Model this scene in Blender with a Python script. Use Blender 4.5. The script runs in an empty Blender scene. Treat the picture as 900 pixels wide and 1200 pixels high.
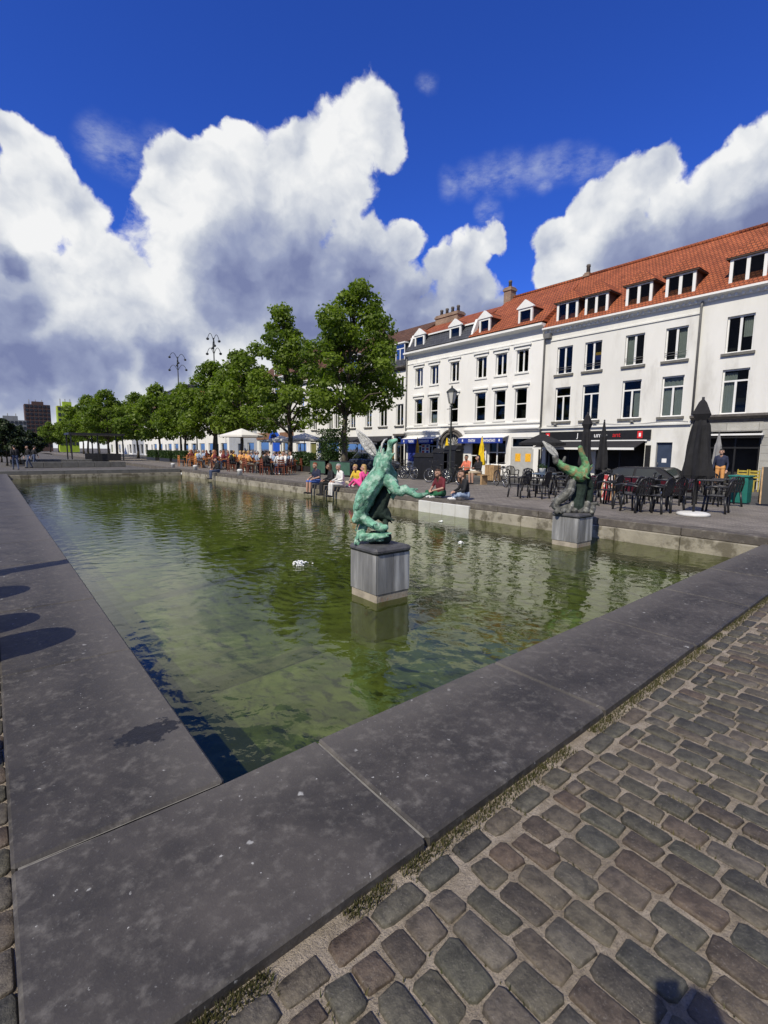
import bpy, bmesh, math, random
import numpy as np
from mathutils import Vector, Matrix, noise as mnoise

SC = bpy.context.scene
COL = SC.collection
RAD = math.radians

# ------------------------------------------------------------------ camera
F_PX, CXP, CYP, CAM_H = 575.0, 450.0, 600.0, 1.6      # photograph is 900 x 1200


def _c(u, v):
    return np.array([u - CXP, CYP - v, F_PX])


_p1, _p2 = _c(-15, 523), _c(1140, 535.2)              # two points of the horizon
_Z = np.cross(_p2, _p1); _Z /= np.linalg.norm(_Z)
if _Z[1] < 0: _Z = -_Z
_Y = _p1 / np.linalg.norm(_p1)                        # along the street
_X = np.cross(_Z, _Y)
if _X[0] < 0: _X = -_X
RM = np.array([_X, _Y, _Z])
CAMP = np.array([0, 0, CAM_H])


def ray(u, v): return RM @ _c(u, v)


def onz(u, v, z=0.0):
    d = ray(u, v); return CAMP + (z - CAM_H) / d[2] * d


def onx(u, v, x):
    d = ray(u, v); return CAMP + x / d[0] * d


def proj(P):
    q = RM.T @ (np.array(P, float) - CAMP)
    return CXP + F_PX * q[0] / q[2], CYP - F_PX * q[1] / q[2], q[2]


def zat(v, x, y):
    """height on the vertical through (x, y) seen at picture row v"""
    lo, hi = -5.0, 60.0
    for _ in range(50):
        m = (lo + hi) / 2
        if proj((x, y, m))[1] > v: lo = m
        else: hi = m
    return lo


cam_d = bpy.data.cameras.new('camera')
cam = bpy.data.objects.new('camera', cam_d); COL.objects.link(cam)
cam_d.sensor_fit = 'VERTICAL'; cam_d.sensor_height = 24.0; cam_d.sensor_width = 18.0
cam_d.lens = 24.0 * F_PX / 1200.0
cam_d.clip_start = 0.02; cam_d.clip_end = 5000
m4 = Matrix(((RM[0][0], RM[0][1], -RM[0][2], 0), (RM[1][0], RM[1][1], -RM[1][2], 0),
             (RM[2][0], RM[2][1], -RM[2][2], CAM_H), (0, 0, 0, 1)))
cam.matrix_world = m4
SC.camera = cam

# ------------------------------------------------------------------ sun, exposure
TRAVEL = ray(775, 1148); TRAVEL /= np.linalg.norm(TRAVEL)   # the phone's own shadow is the antisolar point
SUN = -TRAVEL
sd = bpy.data.lights.new('sun', 'SUN'); sd.energy = 4.6; sd.angle = RAD(0.53); sd.color = (1.0, 0.925, 0.78)
so = bpy.data.objects.new('sun', sd); COL.objects.link(so)
so.rotation_euler = Vector(TRAVEL).to_track_quat('-Z', 'Y').to_euler()
so.location = (-20, -10, 40)
SC.view_settings.view_transform = 'Standard'; SC.view_settings.look = 'None'
SC.view_settings.exposure = 0.0; SC.view_settings.gamma = 1.0
SC.view_settings.use_curve_mapping = False
try:
    SC.cycles.max_bounces = 8; SC.cycles.transparent_max_bounces = 12
    SC.cycles.use_denoising = True
    SC.cycles.caustics_reflective = False; SC.cycles.caustics_refractive = False
except Exception:
    pass

# ------------------------------------------------------------------ world: clear sky with cumulus
W = bpy.data.worlds.new('World'); SC.world = W; W.use_nodes = True
wt = W.node_tree; wt.nodes.clear()
try:
    W.cycles.sampling_method = 'MANUAL'; W.cycles.sample_map_resolution = 256
except Exception:
    pass


class NT:
    """tiny node-building helper"""
    def __init__(s, tree): s.t = tree
    def n(s, typ, **kw):
        nd = s.t.nodes.new(typ)
        for k, v in kw.items(): setattr(nd, k, v)
        return nd
    def put(s, sock, val):
        if isinstance(val, bpy.types.NodeSocket): s.t.links.new(val, sock)
        elif val is not None: sock.default_value = val
    def math(s, op, a, b=None, c=None, clamp=False):
        nd = s.n('ShaderNodeMath', operation=op, use_clamp=clamp)
        s.put(nd.inputs[0], a)
        if b is not None: s.put(nd.inputs[1], b)
        if c is not None: s.put(nd.inputs[2], c)
        return nd.outputs[0]
    def vec(s, op, a, b=None, scale=None):
        nd = s.n('ShaderNodeVectorMath', operation=op)
        s.put(nd.inputs[0], a)
        if b is not None: s.put(nd.inputs[1], b)
        if scale is not None: s.put(nd.inputs['Scale'], scale)
        return nd.outputs['Value'] if op in ('DISTANCE', 'LENGTH', 'DOT_PRODUCT') else nd.outputs[0]
    def noise(s, vec, scale, detail=4, rough=0.55, out='Fac', dist=0.0):
        nd = s.n('ShaderNodeTexNoise')
        if vec is not None: s.put(nd.inputs['Vector'], vec)
        nd.inputs['Scale'].default_value = scale; nd.inputs['Detail'].default_value = detail
        nd.inputs['Roughness'].default_value = rough; nd.inputs['Distortion'].default_value = dist
        return nd.outputs[0] if out == 'Fac' else nd.outputs[1]
    def rng(s, v, a, b, c=0.0, d=1.0, smooth=True):
        nd = s.n('ShaderNodeMapRange', interpolation_type='SMOOTHSTEP' if smooth else 'LINEAR')
        s.put(nd.inputs['Value'], v)
        for i, x in zip((1, 2, 3, 4), (a, b, c, d)): s.put(nd.inputs[i], x)
        return nd.outputs[0]
    def mix(s, f, a, b, blend='MIX'):
        nd = s.n('ShaderNodeMix', data_type='RGBA', blend_type=blend)
        s.put(nd.inputs[0], f)
        s.put(nd.inputs[6], a if isinstance(a, bpy.types.NodeSocket) else (*a, 1))
        s.put(nd.inputs[7], b if isinstance(b, bpy.types.NodeSocket) else (*b, 1))
        return nd.outputs[2]
    def ramp(s, f, stops):
        nd = s.n('ShaderNodeValToRGB'); s.put(nd.inputs[0], f)
        e = nd.color_ramp.elements
        while len(e) < len(stops): e.new(0.5)
        for i, (p, c) in enumerate(stops):
            e[i].position = p; e[i].color = (*c, 1)
        return nd.outputs[0]


N = NT(wt)
sky = N.n('ShaderNodeTexSky', sky_type='NISHITA', sun_disc=False)
sky.sun_elevation = math.asin(SUN[2]); sky.sun_rotation = math.atan2(SUN[0], SUN[1])
sky.altitude = 50; sky.air_density = 1.0; sky.dust_density = 0.4; sky.ozone_density = 3.0
SKY_K = 0.1
skyc = N.mix(1.0, sky.outputs[0], (0.26, 0.54, 1.52), 'MULTIPLY')
tc = N.n('ShaderNodeTexCoord'); D = tc.outputs['Generated']


def blob(u, v, r):
    a = ray(u, v); b = ray(u + r * 0.7, v + r * 0.7)
    a = a / np.linalg.norm(a); b = b / np.linalg.norm(b)
    return tuple(a), float(np.linalg.norm(a - b))


def union(vec, blobs, soft=0.22):
    acc = None
    for (c, r) in blobs:
        d = N.vec('DISTANCE', vec, c)
        s_ = N.math('MULTIPLY_ADD', d, -1.0 / r, 1.0)
        acc = s_ if acc is None else N.math('SMOOTH_MAX', acc, s_, soft)
    return acc


puffs = [(435, 135, 40), (405, 165, 52), (455, 165, 28), (345, 185, 50), (285, 165, 32), (262, 195, 44), (205, 190, 40), (185, 230, 40),
         (320, 240, 86), (400, 225, 50), (240, 290, 96), (130, 330, 72), (12, 165, 40), (50, 205, 48), (95, 250, 48),
         (20, 260, 66), (40, 340, 90), (330, 330, 90), (425, 310, 52), (468, 285, 27), (460, 350, 52), (180, 410, 120), (330, 400, 105),
         (40, 470, 110), (200, 490, 120), (380, 470, 105), (-100, 260, 120), (-120, 400, 150), (480, 405, 75), (580, 400, 60),
         (518, 312, 28), (552, 290, 31), (587, 270, 22), (545, 335, 38),
         (655, 277, 26), (690, 256, 35), (735, 224, 33), (772, 210, 31), (715, 295, 52), (795, 245, 38), (842, 206, 33), (880, 180, 36), (920, 165, 48), (895, 235, 62), (820, 270, 56),
         (665, 320, 36), (980, 200, 120), (1100, 300, 200), (760, 340, 85)]
B1 = [blob(*p) for p in puffs]
rnd = random.Random(5)
for k in range(16):                                    # unseen clouds behind the view, raised and enlarged to whiten the fill
    az = math.atan2(RM[0][2], RM[1][2]) + RAD(95 + k * 11 + rnd.uniform(-4, 4)); el = RAD((14, 36, 20, 30)[k % 4] + rnd.uniform(-4, 4))
    B1.append(((math.sin(az) * math.cos(el), math.cos(az) * math.cos(el), math.sin(el)), rnd.uniform(0.2, 0.36)))
w1 = N.noise(D, 7.0, 2, 0.5, 'Color'); w2 = N.noise(D, 24.0, 4, 0.55, 'Color')
off = N.vec('ADD', N.vec('SCALE', N.vec('SUBTRACT', w1, (.5, .5, .5)), scale=0.06), N.vec('SCALE', N.vec('SUBTRACT', w2, (.5, .5, .5)), scale=0.04))
Dw = N.vec('ADD', D, off)
S = union(Dw, B1)
bill = N.noise(Dw, 17.0, 7, 0.55)
dens = N.math('MULTIPLY_ADD', N.math('SUBTRACT', bill, 0.5), 0.8, S)
alpha = N.rng(dens, -0.02, 0.2)
# relief: compare the billows with those a little towards the sun (up and to the left of the view)
right = RM[:, 0]; upv = RM[:, 1]
lt = -0.5 * right + 0.86 * upv; lt /= np.linalg.norm(lt)
Dh_ = N.vec('ADD', D, N.vec('SCALE', off, scale=0.6))
n_a = N.noise(Dh_, 9.0, 4, 0.5); n_b = N.noise(N.vec('ADD', Dh_, tuple(lt * 0.035)), 9.0, 3, 0.45)
n_c = N.noise(N.vec('ADD', Dw, tuple(lt * 0.012)), 17.0, 4, 0.55)
rel = N.math('ADD', N.math('MULTIPLY', N.math('SUBTRACT', n_a, n_b), 1.5), N.math('MULTIPLY', N.math('SUBTRACT', bill, n_c), 0.5))
shade = [blob(*p) for p in [(345, 332, 72), (280, 335, 55), (425, 335, 55), (480, 375, 60), (390, 375, 60), (20, 385, 40), (0, 305, 26), (20, 430, 50), (110, 428, 48), (200, 425, 34), (560, 390, 50),
                            (-90, 420, 130), (815, 290, 45), (735, 310, 40), (880, 245, 30), (960, 290, 90)]]
for (c, r) in B1[-16:]:
    c2 = np.array(c) - np.array([0, 0, 0.55 * r]); c2 /= np.linalg.norm(c2); shade.append((tuple(c2), r * 0.9))
T = union(N.vec('ADD', D, N.vec('SCALE', off, scale=1.3)), shade, 0.3)
dark = N.rng(N.math('MULTIPLY_ADD', N.math('SUBTRACT', n_a, 0.5), 1.1, T), -0.75, 0.8)
edge = N.rng(dens, 0.1, 1.1, 0.06, -0.06)
lum = N.math('ADD', N.math('ADD', N.math('SUBTRACT', 0.84, N.math('MULTIPLY', dark, 0.76)), rel), edge, clamp=True)
cc = N.ramp(lum, [(0.0, (0.19, 0.225, 0.40)), (0.3, (0.31, 0.355, 0.52)), (0.6, (0.54, 0.58, 0.67)), (0.85, (0.78, 0.80, 0.83)), (1.0, (0.9, 0.905, 0.91))])
ccs = N.vec('SCALE', cc, scale=1.0 / SKY_K)
base = N.mix(alpha, skyc, ccs)
# thin cirrus streak
wis = [blob(*p) for p in [(525, 214, 24), (550, 208, 28), (575, 203, 30), (600, 199, 30), (628, 196, 30), (655, 193, 28), (682, 192, 28), (705, 194, 22), (502, 98, 16), (638, 214, 14), (575, 243, 20), (568, 248, 16), (582, 250, 16), (115, 165, 45), (150, 180, 50), (190, 175, 40)]]
Wm = union(N.vec('ADD', D, N.vec('SCALE', off, scale=0.5)), wis, 0.2)
wn = N.noise(N.vec('MULTIPLY', D, (9, 9, 20)), 2.2, 6, 0.7)
wa = N.math('MULTIPLY', N.rng(Wm, 0.0, 1.0), N.math('MULTIPLY', N.rng(wn, 0.25, 0.8), 0.5))
base = N.mix(N.math('MULTIPLY', wa, N.math('SUBTRACT', 1.0, alpha)), base, N.vec('SCALE', (0.62, 0.68, 0.78), scale=1.0 / SKY_K))
bg = N.n('ShaderNodeBackground'); bg.inputs['Strength'].default_value = SKY_K
N.put(bg.inputs['Color'], base)
wo = N.n('ShaderNodeOutputWorld'); wt.links.new(bg.outputs[0], wo.inputs[0])

# ------------------------------------------------------------------ materials
MATS = {}


def mat(name, col, rough=0.75, var=0.18, vs=2.5, bump=0.0, bs=30.0, metal=0.0, spec=0.35, col2=None, c2s=4.0, c2lo=0.5, c2hi=0.65, det=5, stretch=None):
    """principled material with mottled colour, optional second colour patches and fine relief"""
    m = bpy.data.materials.new(name); m.use_nodes = True
    q = NT(m.node_tree); b = m.node_tree.nodes['Principled BSDF']
    t = q.n('ShaderNodeTexCoord'); o = t.outputs['Object']
    if stretch: o = q.vec('MULTIPLY', o, stretch)
    nz = q.noise(o, vs, det, 0.6)
    f = q.rng(nz, 0.25, 0.75)
    lo = tuple(max(0, c * (1 - var)) for c in col); hi = tuple(min(1, c * (1 + var)) for c in col)
    c = q.mix(f, lo, hi)
    if col2:
        c = q.mix(q.rng(q.noise(o, c2s, 6, 0.6), c2lo, c2hi), c, col2)
    q.put(b.inputs['Base Color'], c)
    b.inputs['Roughness'].default_value = rough; b.inputs['Metallic'].default_value = metal
    b.inputs['Specular IOR Level'].default_value = spec
    if bump:
        bn = q.n('ShaderNodeBump'); bn.inputs['Strength'].default_value = bump; bn.inputs['Distance'].default_value = 0.02
        q.put(bn.inputs['Height'], q.noise(o, bs, 6, 0.6)); q.put(b.inputs['Normal'], bn.outputs[0])
    MATS[name] = m
    return m


# ------------------------------------------------------------------ mesh helpers
class MB:
    def __init__(s): s.v = []; s.f = []; s.m = []; s.sm = []

    def add(s, vs, fs, mi=0, smooth=False):
        o = len(s.v); s.v += [tuple(map(float, p)) for p in vs]
        for f in fs:
            s.f.append(tuple(i + o for i in f)); s.m.append(mi); s.sm.append(smooth)
        return s

    def box(s, x0, y0, z0, x1, y1, z1, mi=0):
        v = [(x, y, z) for z in (z0, z1) for y in (y0, y1) for x in (x0, x1)]
        return s.add(v, [(0, 2, 3, 1), (4, 5, 7, 6), (0, 1, 5, 4), (2, 6, 7, 3), (0, 4, 6, 2), (1, 3, 7, 5)], mi)

    def obox(s, c, size, rz=0.0, rx=0.0, ry=0.0, mi=0):
        M = Matrix.Translation(c) @ Matrix.Rotation(rz, 4, 'Z') @ Matrix.Rotation(ry, 4, 'Y') @ Matrix.Rotation(rx, 4, 'X')
        a, b, d = (k / 2 for k in size)
        v = [M @ Vector((x, y, z)) for z in (-d, d) for y in (-b, b) for x in (-a, a)]
        return s.add(v, [(0, 2, 3, 1), (4, 5, 7, 6), (0, 1, 5, 4), (2, 6, 7, 3), (0, 4, 6, 2), (1, 3, 7, 5)], mi)

    def prism(s, pts, a, b, axis='y', mi=0):
        """closed 2-D outline extruded along an axis from a to b ('y': pts are (x, z); 'x': (y, z); 'z': (x, y))"""
        n = len(pts)
        def P(p, t): return (p[0], t, p[1]) if axis == 'y' else (t, p[0], p[1]) if axis == 'x' else (p[0], p[1], t)
        v = [P(p, a) for p in pts] + [P(p, b) for p in pts]
        fs = [tuple(range(n)), tuple(range(2 * n - 1, n - 1, -1))] + [(i, n + i, n + (i + 1) % n, (i + 1) % n) for i in range(n)]
        return s.add(v, fs, mi)

    def tube(s, pts, rad, n=8, mi=0, caps=True, smooth=True, closed=False):
        pts = [Vector(p) for p in pts]
        if not hasattr(rad, '__len__'): rad = [rad] * len(pts)
        v = []; fs = []; prev = None
        k = len(pts)
        for i, p in enumerate(pts):
            if closed: t = pts[(i + 1) % k] - pts[i - 1]
            else: t = (pts[min(i + 1, k - 1)] - pts[max(i - 1, 0)])
            t = t.normalized() if t.length > 1e-9 else Vector((0, 0, 1))
            if prev is None:
                a = t.orthogonal().normalized()
            else:
                a = prev - t * prev.dot(t)
                a = a.normalized() if a.length > 1e-6 else t.orthogonal().normalized()
            prev = a; b = t.cross(a)
            for j in range(n):
                w = 2 * math.pi * j / n
                v.append(p + (a * math.cos(w) + b * math.sin(w)) * rad[i])
        for i in range(k if closed else k - 1):
            i2 = (i + 1) % k
            for j in range(n):
                fs.append((i * n + j, i * n + (j + 1) % n, i2 * n + (j + 1) % n, i2 * n + j))
        if caps and not closed:
            fs.append(tuple(range(n - 1, -1, -1))); fs.append(tuple((k - 1) * n + j for j in range(n)))
        return s.add(v, fs, mi, smooth)

    def lathe(s, prof, c=(0, 0, 0), n=16, mi=0, smooth=True, wob=None):
        v = []; fs = []; k = len(prof)
        for i, (r, z) in enumerate(prof):
            for j in range(n):
                w = 2 * math.pi * j / n
                rr = r * (wob(j, i) if wob else 1)
                v.append((c[0] + rr * math.cos(w), c[1] + rr * math.sin(w), c[2] + z))
        for i in range(k - 1):
            for j in range(n): fs.append((i * n + j, i * n + (j + 1) % n, (i + 1) * n + (j + 1) % n, (i + 1) * n + j))
        fs.append(tuple(range(n - 1, -1, -1))); fs.append(tuple((k - 1) * n + j for j in range(n)))
        return s.add(v, fs, mi, smooth)

    def ell(s, c, r, nu=12, nv=8, mi=0, M=None):
        v = []; fs = []
        for i in range(nv + 1):
            th = math.pi * i / nv
            for j in range(nu):
                ph = 2 * math.pi * j / nu
                p = Vector((r[0] * math.sin(th) * math.cos(ph), r[1] * math.sin(th) * math.sin(ph), r[2] * math.cos(th)))
                if M is not None: p = M @ p
                v.append(Vector(c) + p)
        for i in range(nv):
            for j in range(nu): fs.append((i * nu + j, (i + 1) * nu + j, (i + 1) * nu + (j + 1) % nu, i * nu + (j + 1) % nu))
        return s.add(v, fs, mi, True)

    def mesh(s, name, mats, off=(0, 0, 0)):
        me = bpy.data.meshes.new(name)
        ox, oy, oz = off
        me.from_pydata([(a - ox, b - oy, c - oz) for a, b, c in s.v], [], s.f)
        for m in (mats if isinstance(mats, (list, tuple)) else [mats]): me.materials.append(m)
        me.polygons.foreach_set('material_index', s.m); me.polygons.foreach_set('use_smooth', s.sm)
        me.update(); return me

    def build(s, name, mats, parent=None, bevel=0.0):
        """one object; geometry given in world coordinates when the parent was made with thing()"""
        me = s.mesh(name, mats, ROOT.get(parent.name, (0, 0, 0)) if parent else (0, 0, 0))
        if bevel: bevel_mesh(me, bevel)
        return link(name, me, parent)


def bevel_mesh(me, w, seg=1):
    bm = bmesh.new(); bm.from_mesh(me)
    bmesh.ops.remove_doubles(bm, verts=bm.verts, dist=1e-5)
    es = [e for e in bm.edges if len(e.link_faces) == 2 and e.calc_face_angle(0) > 0.5]
    bmesh.ops.bevel(bm, geom=es, offset=w, segments=seg, affect='EDGES', profile=0.6)
    bm.to_mesh(me); bm.free()


ROOT = {}


def link(name, me, parent=None, loc=None):
    o = bpy.data.objects.new(name, me); COL.objects.link(o)
    if parent:
        o.parent = parent
        if parent.name in ROOT: ROOT[o.name] = ROOT[parent.name]
    if loc is not None: o.location = loc
    return o


def tag(o, label, cat, group=None):
    o['label'] = label; o['category'] = cat
    if group: o['group'] = group
    return o


def thing(name, loc, label, cat, group=None, rz=0.0):
    o = bpy.data.objects.new(name, None); COL.objects.link(o)
    o.location = loc; o.rotation_euler = (0, 0, rz); o.empty_display_size = 0.2
    ROOT[o.name] = tuple(float(k) for k in loc)
    return tag(o, label, cat, group)


def proto(name, label, cat, group=None):
    """a thing modelled round its own origin, to be moved or copied"""
    return thing(name, (0, 0, 0), label, cat, group)


def struct(o):
    o['kind'] = 'structure'; return o


def copy_tree(o, parent=None):
    c = o.copy(); COL.objects.link(c); c.parent = parent
    for ch in o.children: copy_tree(ch, c)
    return c


USED = set()


def place(p, loc, rz=0.0, label=None, group=None, sc=None):
    o = p if p.name not in USED else copy_tree(p)
    USED.add(p.name)
    o.location = loc; o.rotation_euler = (0, 0, rz)
    if sc: o.scale = (sc, sc, sc) if not hasattr(sc, '__len__') else sc
    if label: o['label'] = label
    if group: o['group'] = group
    return o


def eval_mesh(objs):
    """meshes of objects with their modifiers applied; the helper objects are removed"""
    bpy.context.view_layer.update()
    dg = bpy.context.evaluated_depsgraph_get()
    out = [bpy.data.meshes.new_from_object(o.evaluated_get(dg)) for o in objs]
    for o in objs:
        bpy.data.objects.remove(o, do_unlink=True)
    return out


def text_meshes(specs):
    objs = []
    for (s_, size) in specs:
        cu = bpy.data.curves.new('lettering', 'FONT'); cu.body = s_; cu.size = size; cu.extrude = 0.006
        cu.align_x = 'CENTER'; cu.align_y = 'CENTER'
        o = bpy.data.objects.new('lettering', cu); COL.objects.link(o); objs.append(o)
    return eval_mesh(objs)

PX0, PY0, PY1 = 0.745, 2.075, 34.5      # pool: left edge, near edge, far edge
# ------------------------------------------------------------------ surfaces of the place
def cobble_material():
    m = bpy.data.materials.new('cobble_stone'); m.use_nodes = True
    q = NT(m.node_tree); b = m.node_tree.nodes['Principled BSDF']
    oi = q.n('ShaderNodeObjectInfo'); at = q.n('ShaderNodeAttribute', attribute_name='rnd')
    r = q.math('FRACT', q.math('ADD', oi.outputs['Random'], at.outputs['Fac']))
    g = q.n('ShaderNodeNewGeometry').outputs['Position']
    c = q.ramp(r, [(0.0, (0.064, 0.06, 0.044)), (0.16, (0.098, 0.09, 0.062)), (0.32, (0.112, 0.09, 0.065)), (0.48, (0.082, 0.079, 0.057)),
                   (0.64, (0.12, 0.104, 0.08)), (0.8, (0.105, 0.077, 0.054)), (0.9, (0.058, 0.053, 0.042)), (1.0, (0.077, 0.075, 0.058))])
    n1 = q.noise(g, 22, 6, 0.65); n2 = q.noise(g, 140, 4, 0.6)
    c = q.mix(q.rng(n1, 0.3, 0.7), q.vec('SCALE', c, scale=0.58), q.vec('SCALE', c, scale=1.2))
    c = q.mix(q.math('MULTIPLY', q.rng(n2, 0.55, 0.75), 0.45), c, (0.24, 0.22, 0.19))
    q.put(b.inputs['Base Color'], c)
    q.put(b.inputs['Roughness'], q.rng(n1, 0.2, 0.8, 0.45, 0.72)); b.inputs['Specular IOR Level'].default_value = 0.4
    bn = q.n('ShaderNodeBump'); bn.inputs['Strength'].default_value = 0.55; bn.inputs['Distance'].default_value = 0.012
    q.put(bn.inputs['Height'], q.math('ADD', q.noise(g, 60, 6, 0.65), q.math('MULTIPLY', n1, 1.5))); q.put(b.inputs['Normal'], bn.outputs[0])
    return m


def mortar_material():
    m = bpy.data.materials.new('sandy_joint'); m.use_nodes = True
    q = NT(m.node_tree); b = m.node_tree.nodes['Principled BSDF']
    g = q.n('ShaderNodeNewGeometry').outputs['Position']
    n1 = q.noise(g, 9, 6, 0.7); n2 = q.noise(g, 160, 4, 0.7)
    c = q.mix(q.rng(n1, 0.3, 0.7), (0.28, 0.235, 0.175), (0.5, 0.43, 0.34))
    c = q.mix(q.math('MULTIPLY', q.rng(n2, 0.45, 0.7), 0.6), c, (0.13, 0.115, 0.09))
    q.put(b.inputs['Base Color'], c); b.inputs['Roughness'].default_value = 0.95; b.inputs['Specular IOR Level'].default_value = 0.1
    bn = q.n('ShaderNodeBump'); bn.inputs['Strength'].default_value = 0.9; bn.inputs['Distance'].default_value = 0.02
    q.put(bn.inputs['Height'], q.math('ADD', n2, q.noise(g, 45, 5, 0.7))); q.put(b.inputs['Normal'], bn.outputs[0])
    return m


def bluestone_material():
    """worn dark limestone: cloudy tone, pale scratches, lichen and bird-lime specks, a damp stain"""
    m = bpy.data.materials.new('bluestone'); m.use_nodes = True
    q = NT(m.node_tree); b = m.node_tree.nodes['Principled BSDF']
    g = q.n('ShaderNodeNewGeometry').outputs['Position']
    oi = q.n('ShaderNodeObjectInfo')
    n1 = q.noise(g, 2.2, 8, 0.62, dist=0.4); n2 = q.noise(g, 18, 7, 0.65); n3 = q.noise(g, 90, 4, 0.6)
    c = q.mix(q.rng(n1, 0.25, 0.75), (0.03, 0.0275, 0.0245), (0.074, 0.066, 0.057))
    c = q.vec('SCALE', c, scale=q.rng(oi.outputs['Random'], 0, 1, 0.85, 1.18, False))
    c = q.mix(q.math('MULTIPLY', q.rng(n2, 0.47, 0.78), 0.6), c, (0.18, 0.168, 0.15))
    c = q.mix(q.math('MULTIPLY', q.rng(n3, 0.58, 0.75), 0.35), c, (0.2, 0.2, 0.19))
    for sc, th, seed in ((5.0, 0.085, 0.0), (11.0, 0.085, 7.3), (2.6, 0.05, 3.1), (24.0, 0.1, 1.7)):
        v = q.n('ShaderNodeTexVoronoi'); v.inputs['Scale'].default_value = sc
        q.put(v.inputs['Vector'], q.vec('ADD', q.vec('ADD', g, (seed, seed, 0)), q.vec('SCALE', q.noise(g, 30, 4, 0.6, 'Color'), scale=0.05)))
        sp = q.rng(v.outputs['Distance'], th * 0.5, th, 1.0, 0.0)
        sp = q.math('MULTIPLY', sp, q.rng(q.noise(g, 1.7 + seed, 3, 0.5), 0.44, 0.62))
        c = q.mix(q.math('MULTIPLY', sp, 0.75), c, (0.5, 0.5, 0.47))
    # damp patch beside the inner edge of the left coping
    dp = q.vec('DISTANCE', q.vec('MULTIPLY', q.vec('ADD', g, q.vec('SCALE', q.vec('SUBTRACT', q.noise(g, 13, 6, 0.65, 'Color'), (.5, .5, .5)), scale=0.3)), (1, 1.9, 0)), tuple(np.array(onz(172, 860, 0.09)) * [1, 1.9, 0]))
    wet = q.rng(dp, 0.15, 0.17, 0.95, 0.0)
    # paler, rubbed strip where people sit along the water's edge
    sx_ = q.n('ShaderNodeSeparateXYZ'); q.put(sx_.inputs[0], g)
    ei = q.math('SUBTRACT', q.math('MULTIPLY_ADD', sx_.outputs[0], 0.031, PY0 - 0.031 * PX0), sx_.outputs[1])      # metres from the near inner edge
    el = q.math('SUBTRACT', PX0, sx_.outputs[0])
    wob_ = q.math('MULTIPLY', q.math('SUBTRACT', n1, 0.5), 0.5)
    s_a = q.math('MULTIPLY', q.rng(q.math('ADD', ei, wob_), 0.02, 0.34, 1.0, 0.0), q.math('MULTIPLY', q.rng(ei, -0.02, 0.0), q.rng(sx_.outputs[0], PX0 - 0.25, PX0 + 0.15)))
    s_b = q.math('MULTIPLY', q.rng(q.math('ADD', el, wob_), 0.02, 0.4, 1.0, 0.0), q.math('MULTIPLY', q.rng(el, -0.02, 0.0), q.rng(sx_.outputs[1], PY0 - 0.3, PY0 + 0.1)))
    c = q.mix(q.math('MULTIPLY', q.math('MAXIMUM', s_a, s_b), 0.42), c, (0.155, 0.142, 0.122))
    c = q.mix(wet, c, (0.012, 0.011, 0.01))
    q.put(b.inputs['Base Color'], c)
    rr = q.rng(n2, 0.2, 0.8, 0.5, 0.75); q.put(b.inputs['Roughness'], q.math('SUBTRACT', rr, q.math('MULTIPLY', wet, 0.2)))
    b.inputs['Specular IOR Level'].default_value = 0.4
    bn = q.n('ShaderNodeBump'); bn.inputs['Strength'].default_value = 0.3; bn.inputs['Distance'].default_value = 0.01
    q.put(bn.inputs['Height'], q.math('ADD', n2, q.math('MULTIPLY', n3, 0.5))); q.put(b.inputs['Normal'], bn.outputs[0])
    return m


BUBBLERS = [onz(352, 662, -0.22), onz(540, 637, -0.22), onz(517, 612, -0.22)]


def water_material():
    m = bpy.data.materials.new('pond_water'); m.use_nodes = True
    t = m.node_tree; t.nodes.clear(); q = NT(t)
    g = q.n('ShaderNodeNewGeometry').outputs['Position']
    h = q.noise(g, 4.2, 1.5, 0.45, dist=0.35)
    h = q.math('ADD', h, q.math('MULTIPLY', q.noise(q.vec('MULTIPLY', g, (1.2, 1, 1)), 11.0, 2, 0.5, dist=0.3), 0.16))
    h = q.math('MULTIPLY', h, q.rng(q.noise(g, 0.3, 2, 0.5), 0.3, 0.7, 0.55, 1.35))
    for bp, amp in zip(BUBBLERS, (0.11, 0.09, 0.06)):
        d = q.vec('DISTANCE', g, tuple(bp))
        rip = q.math('SINE', q.math('MULTIPLY_ADD', d, -34.0, q.math('MULTIPLY', q.noise(g, 2.5, 2, 0.5), 5.0)))
        fall = q.math('MULTIPLY', q.rng(d, 0.1, 2.6, 1.0, 0.0), amp)
        h = q.math('ADD', h, q.math('MULTIPLY', rip, fall))
    bn = q.n('ShaderNodeBump'); bn.inputs['Strength'].default_value = 0.18; bn.inputs['Distance'].default_value = 0.05
    q.put(bn.inputs['Height'], h)
    fr = q.n('ShaderNodeFresnel'); fr.inputs['IOR'].default_value = 1.4; q.put(fr.inputs['Normal'], bn.outputs[0])
    gl = q.n('ShaderNodeBsdfGlossy'); gl.inputs['Roughness'].default_value = 0.03; gl.inputs['Color'].default_value = (0.97, 0.97, 0.9, 1)
    q.put(gl.inputs['Normal'], bn.outputs[0])
    tr = q.n('ShaderNodeBsdfTransparent'); tr.inputs['Color'].default_value = (0.64, 0.76, 0.38, 1)
    df = q.n('ShaderNodeBsdfDiffuse')
    q.put(df.inputs['Color'], q.mix(q.rng(q.noise(g, 0.6, 4, 0.6), 0.3, 0.7), (0.036, 0.046, 0.009), (0.062, 0.074, 0.021)))
    mx = q.n('ShaderNodeMixShader'); mx.inputs[0].default_value = 0.45
    t.links.new(tr.outputs[0], mx.inputs[1]); t.links.new(df.outputs[0], mx.inputs[2])
    m2 = q.n('ShaderNodeMixShader'); q.put(m2.inputs[0], fr.outputs[0])
    t.links.new(mx.outputs[0], m2.inputs[1]); t.links.new(gl.outputs[0], m2.inputs[2])
    o = q.n('ShaderNodeOutputMaterial'); t.links.new(m2.outputs[0], o.inputs[0])
    return m


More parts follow.
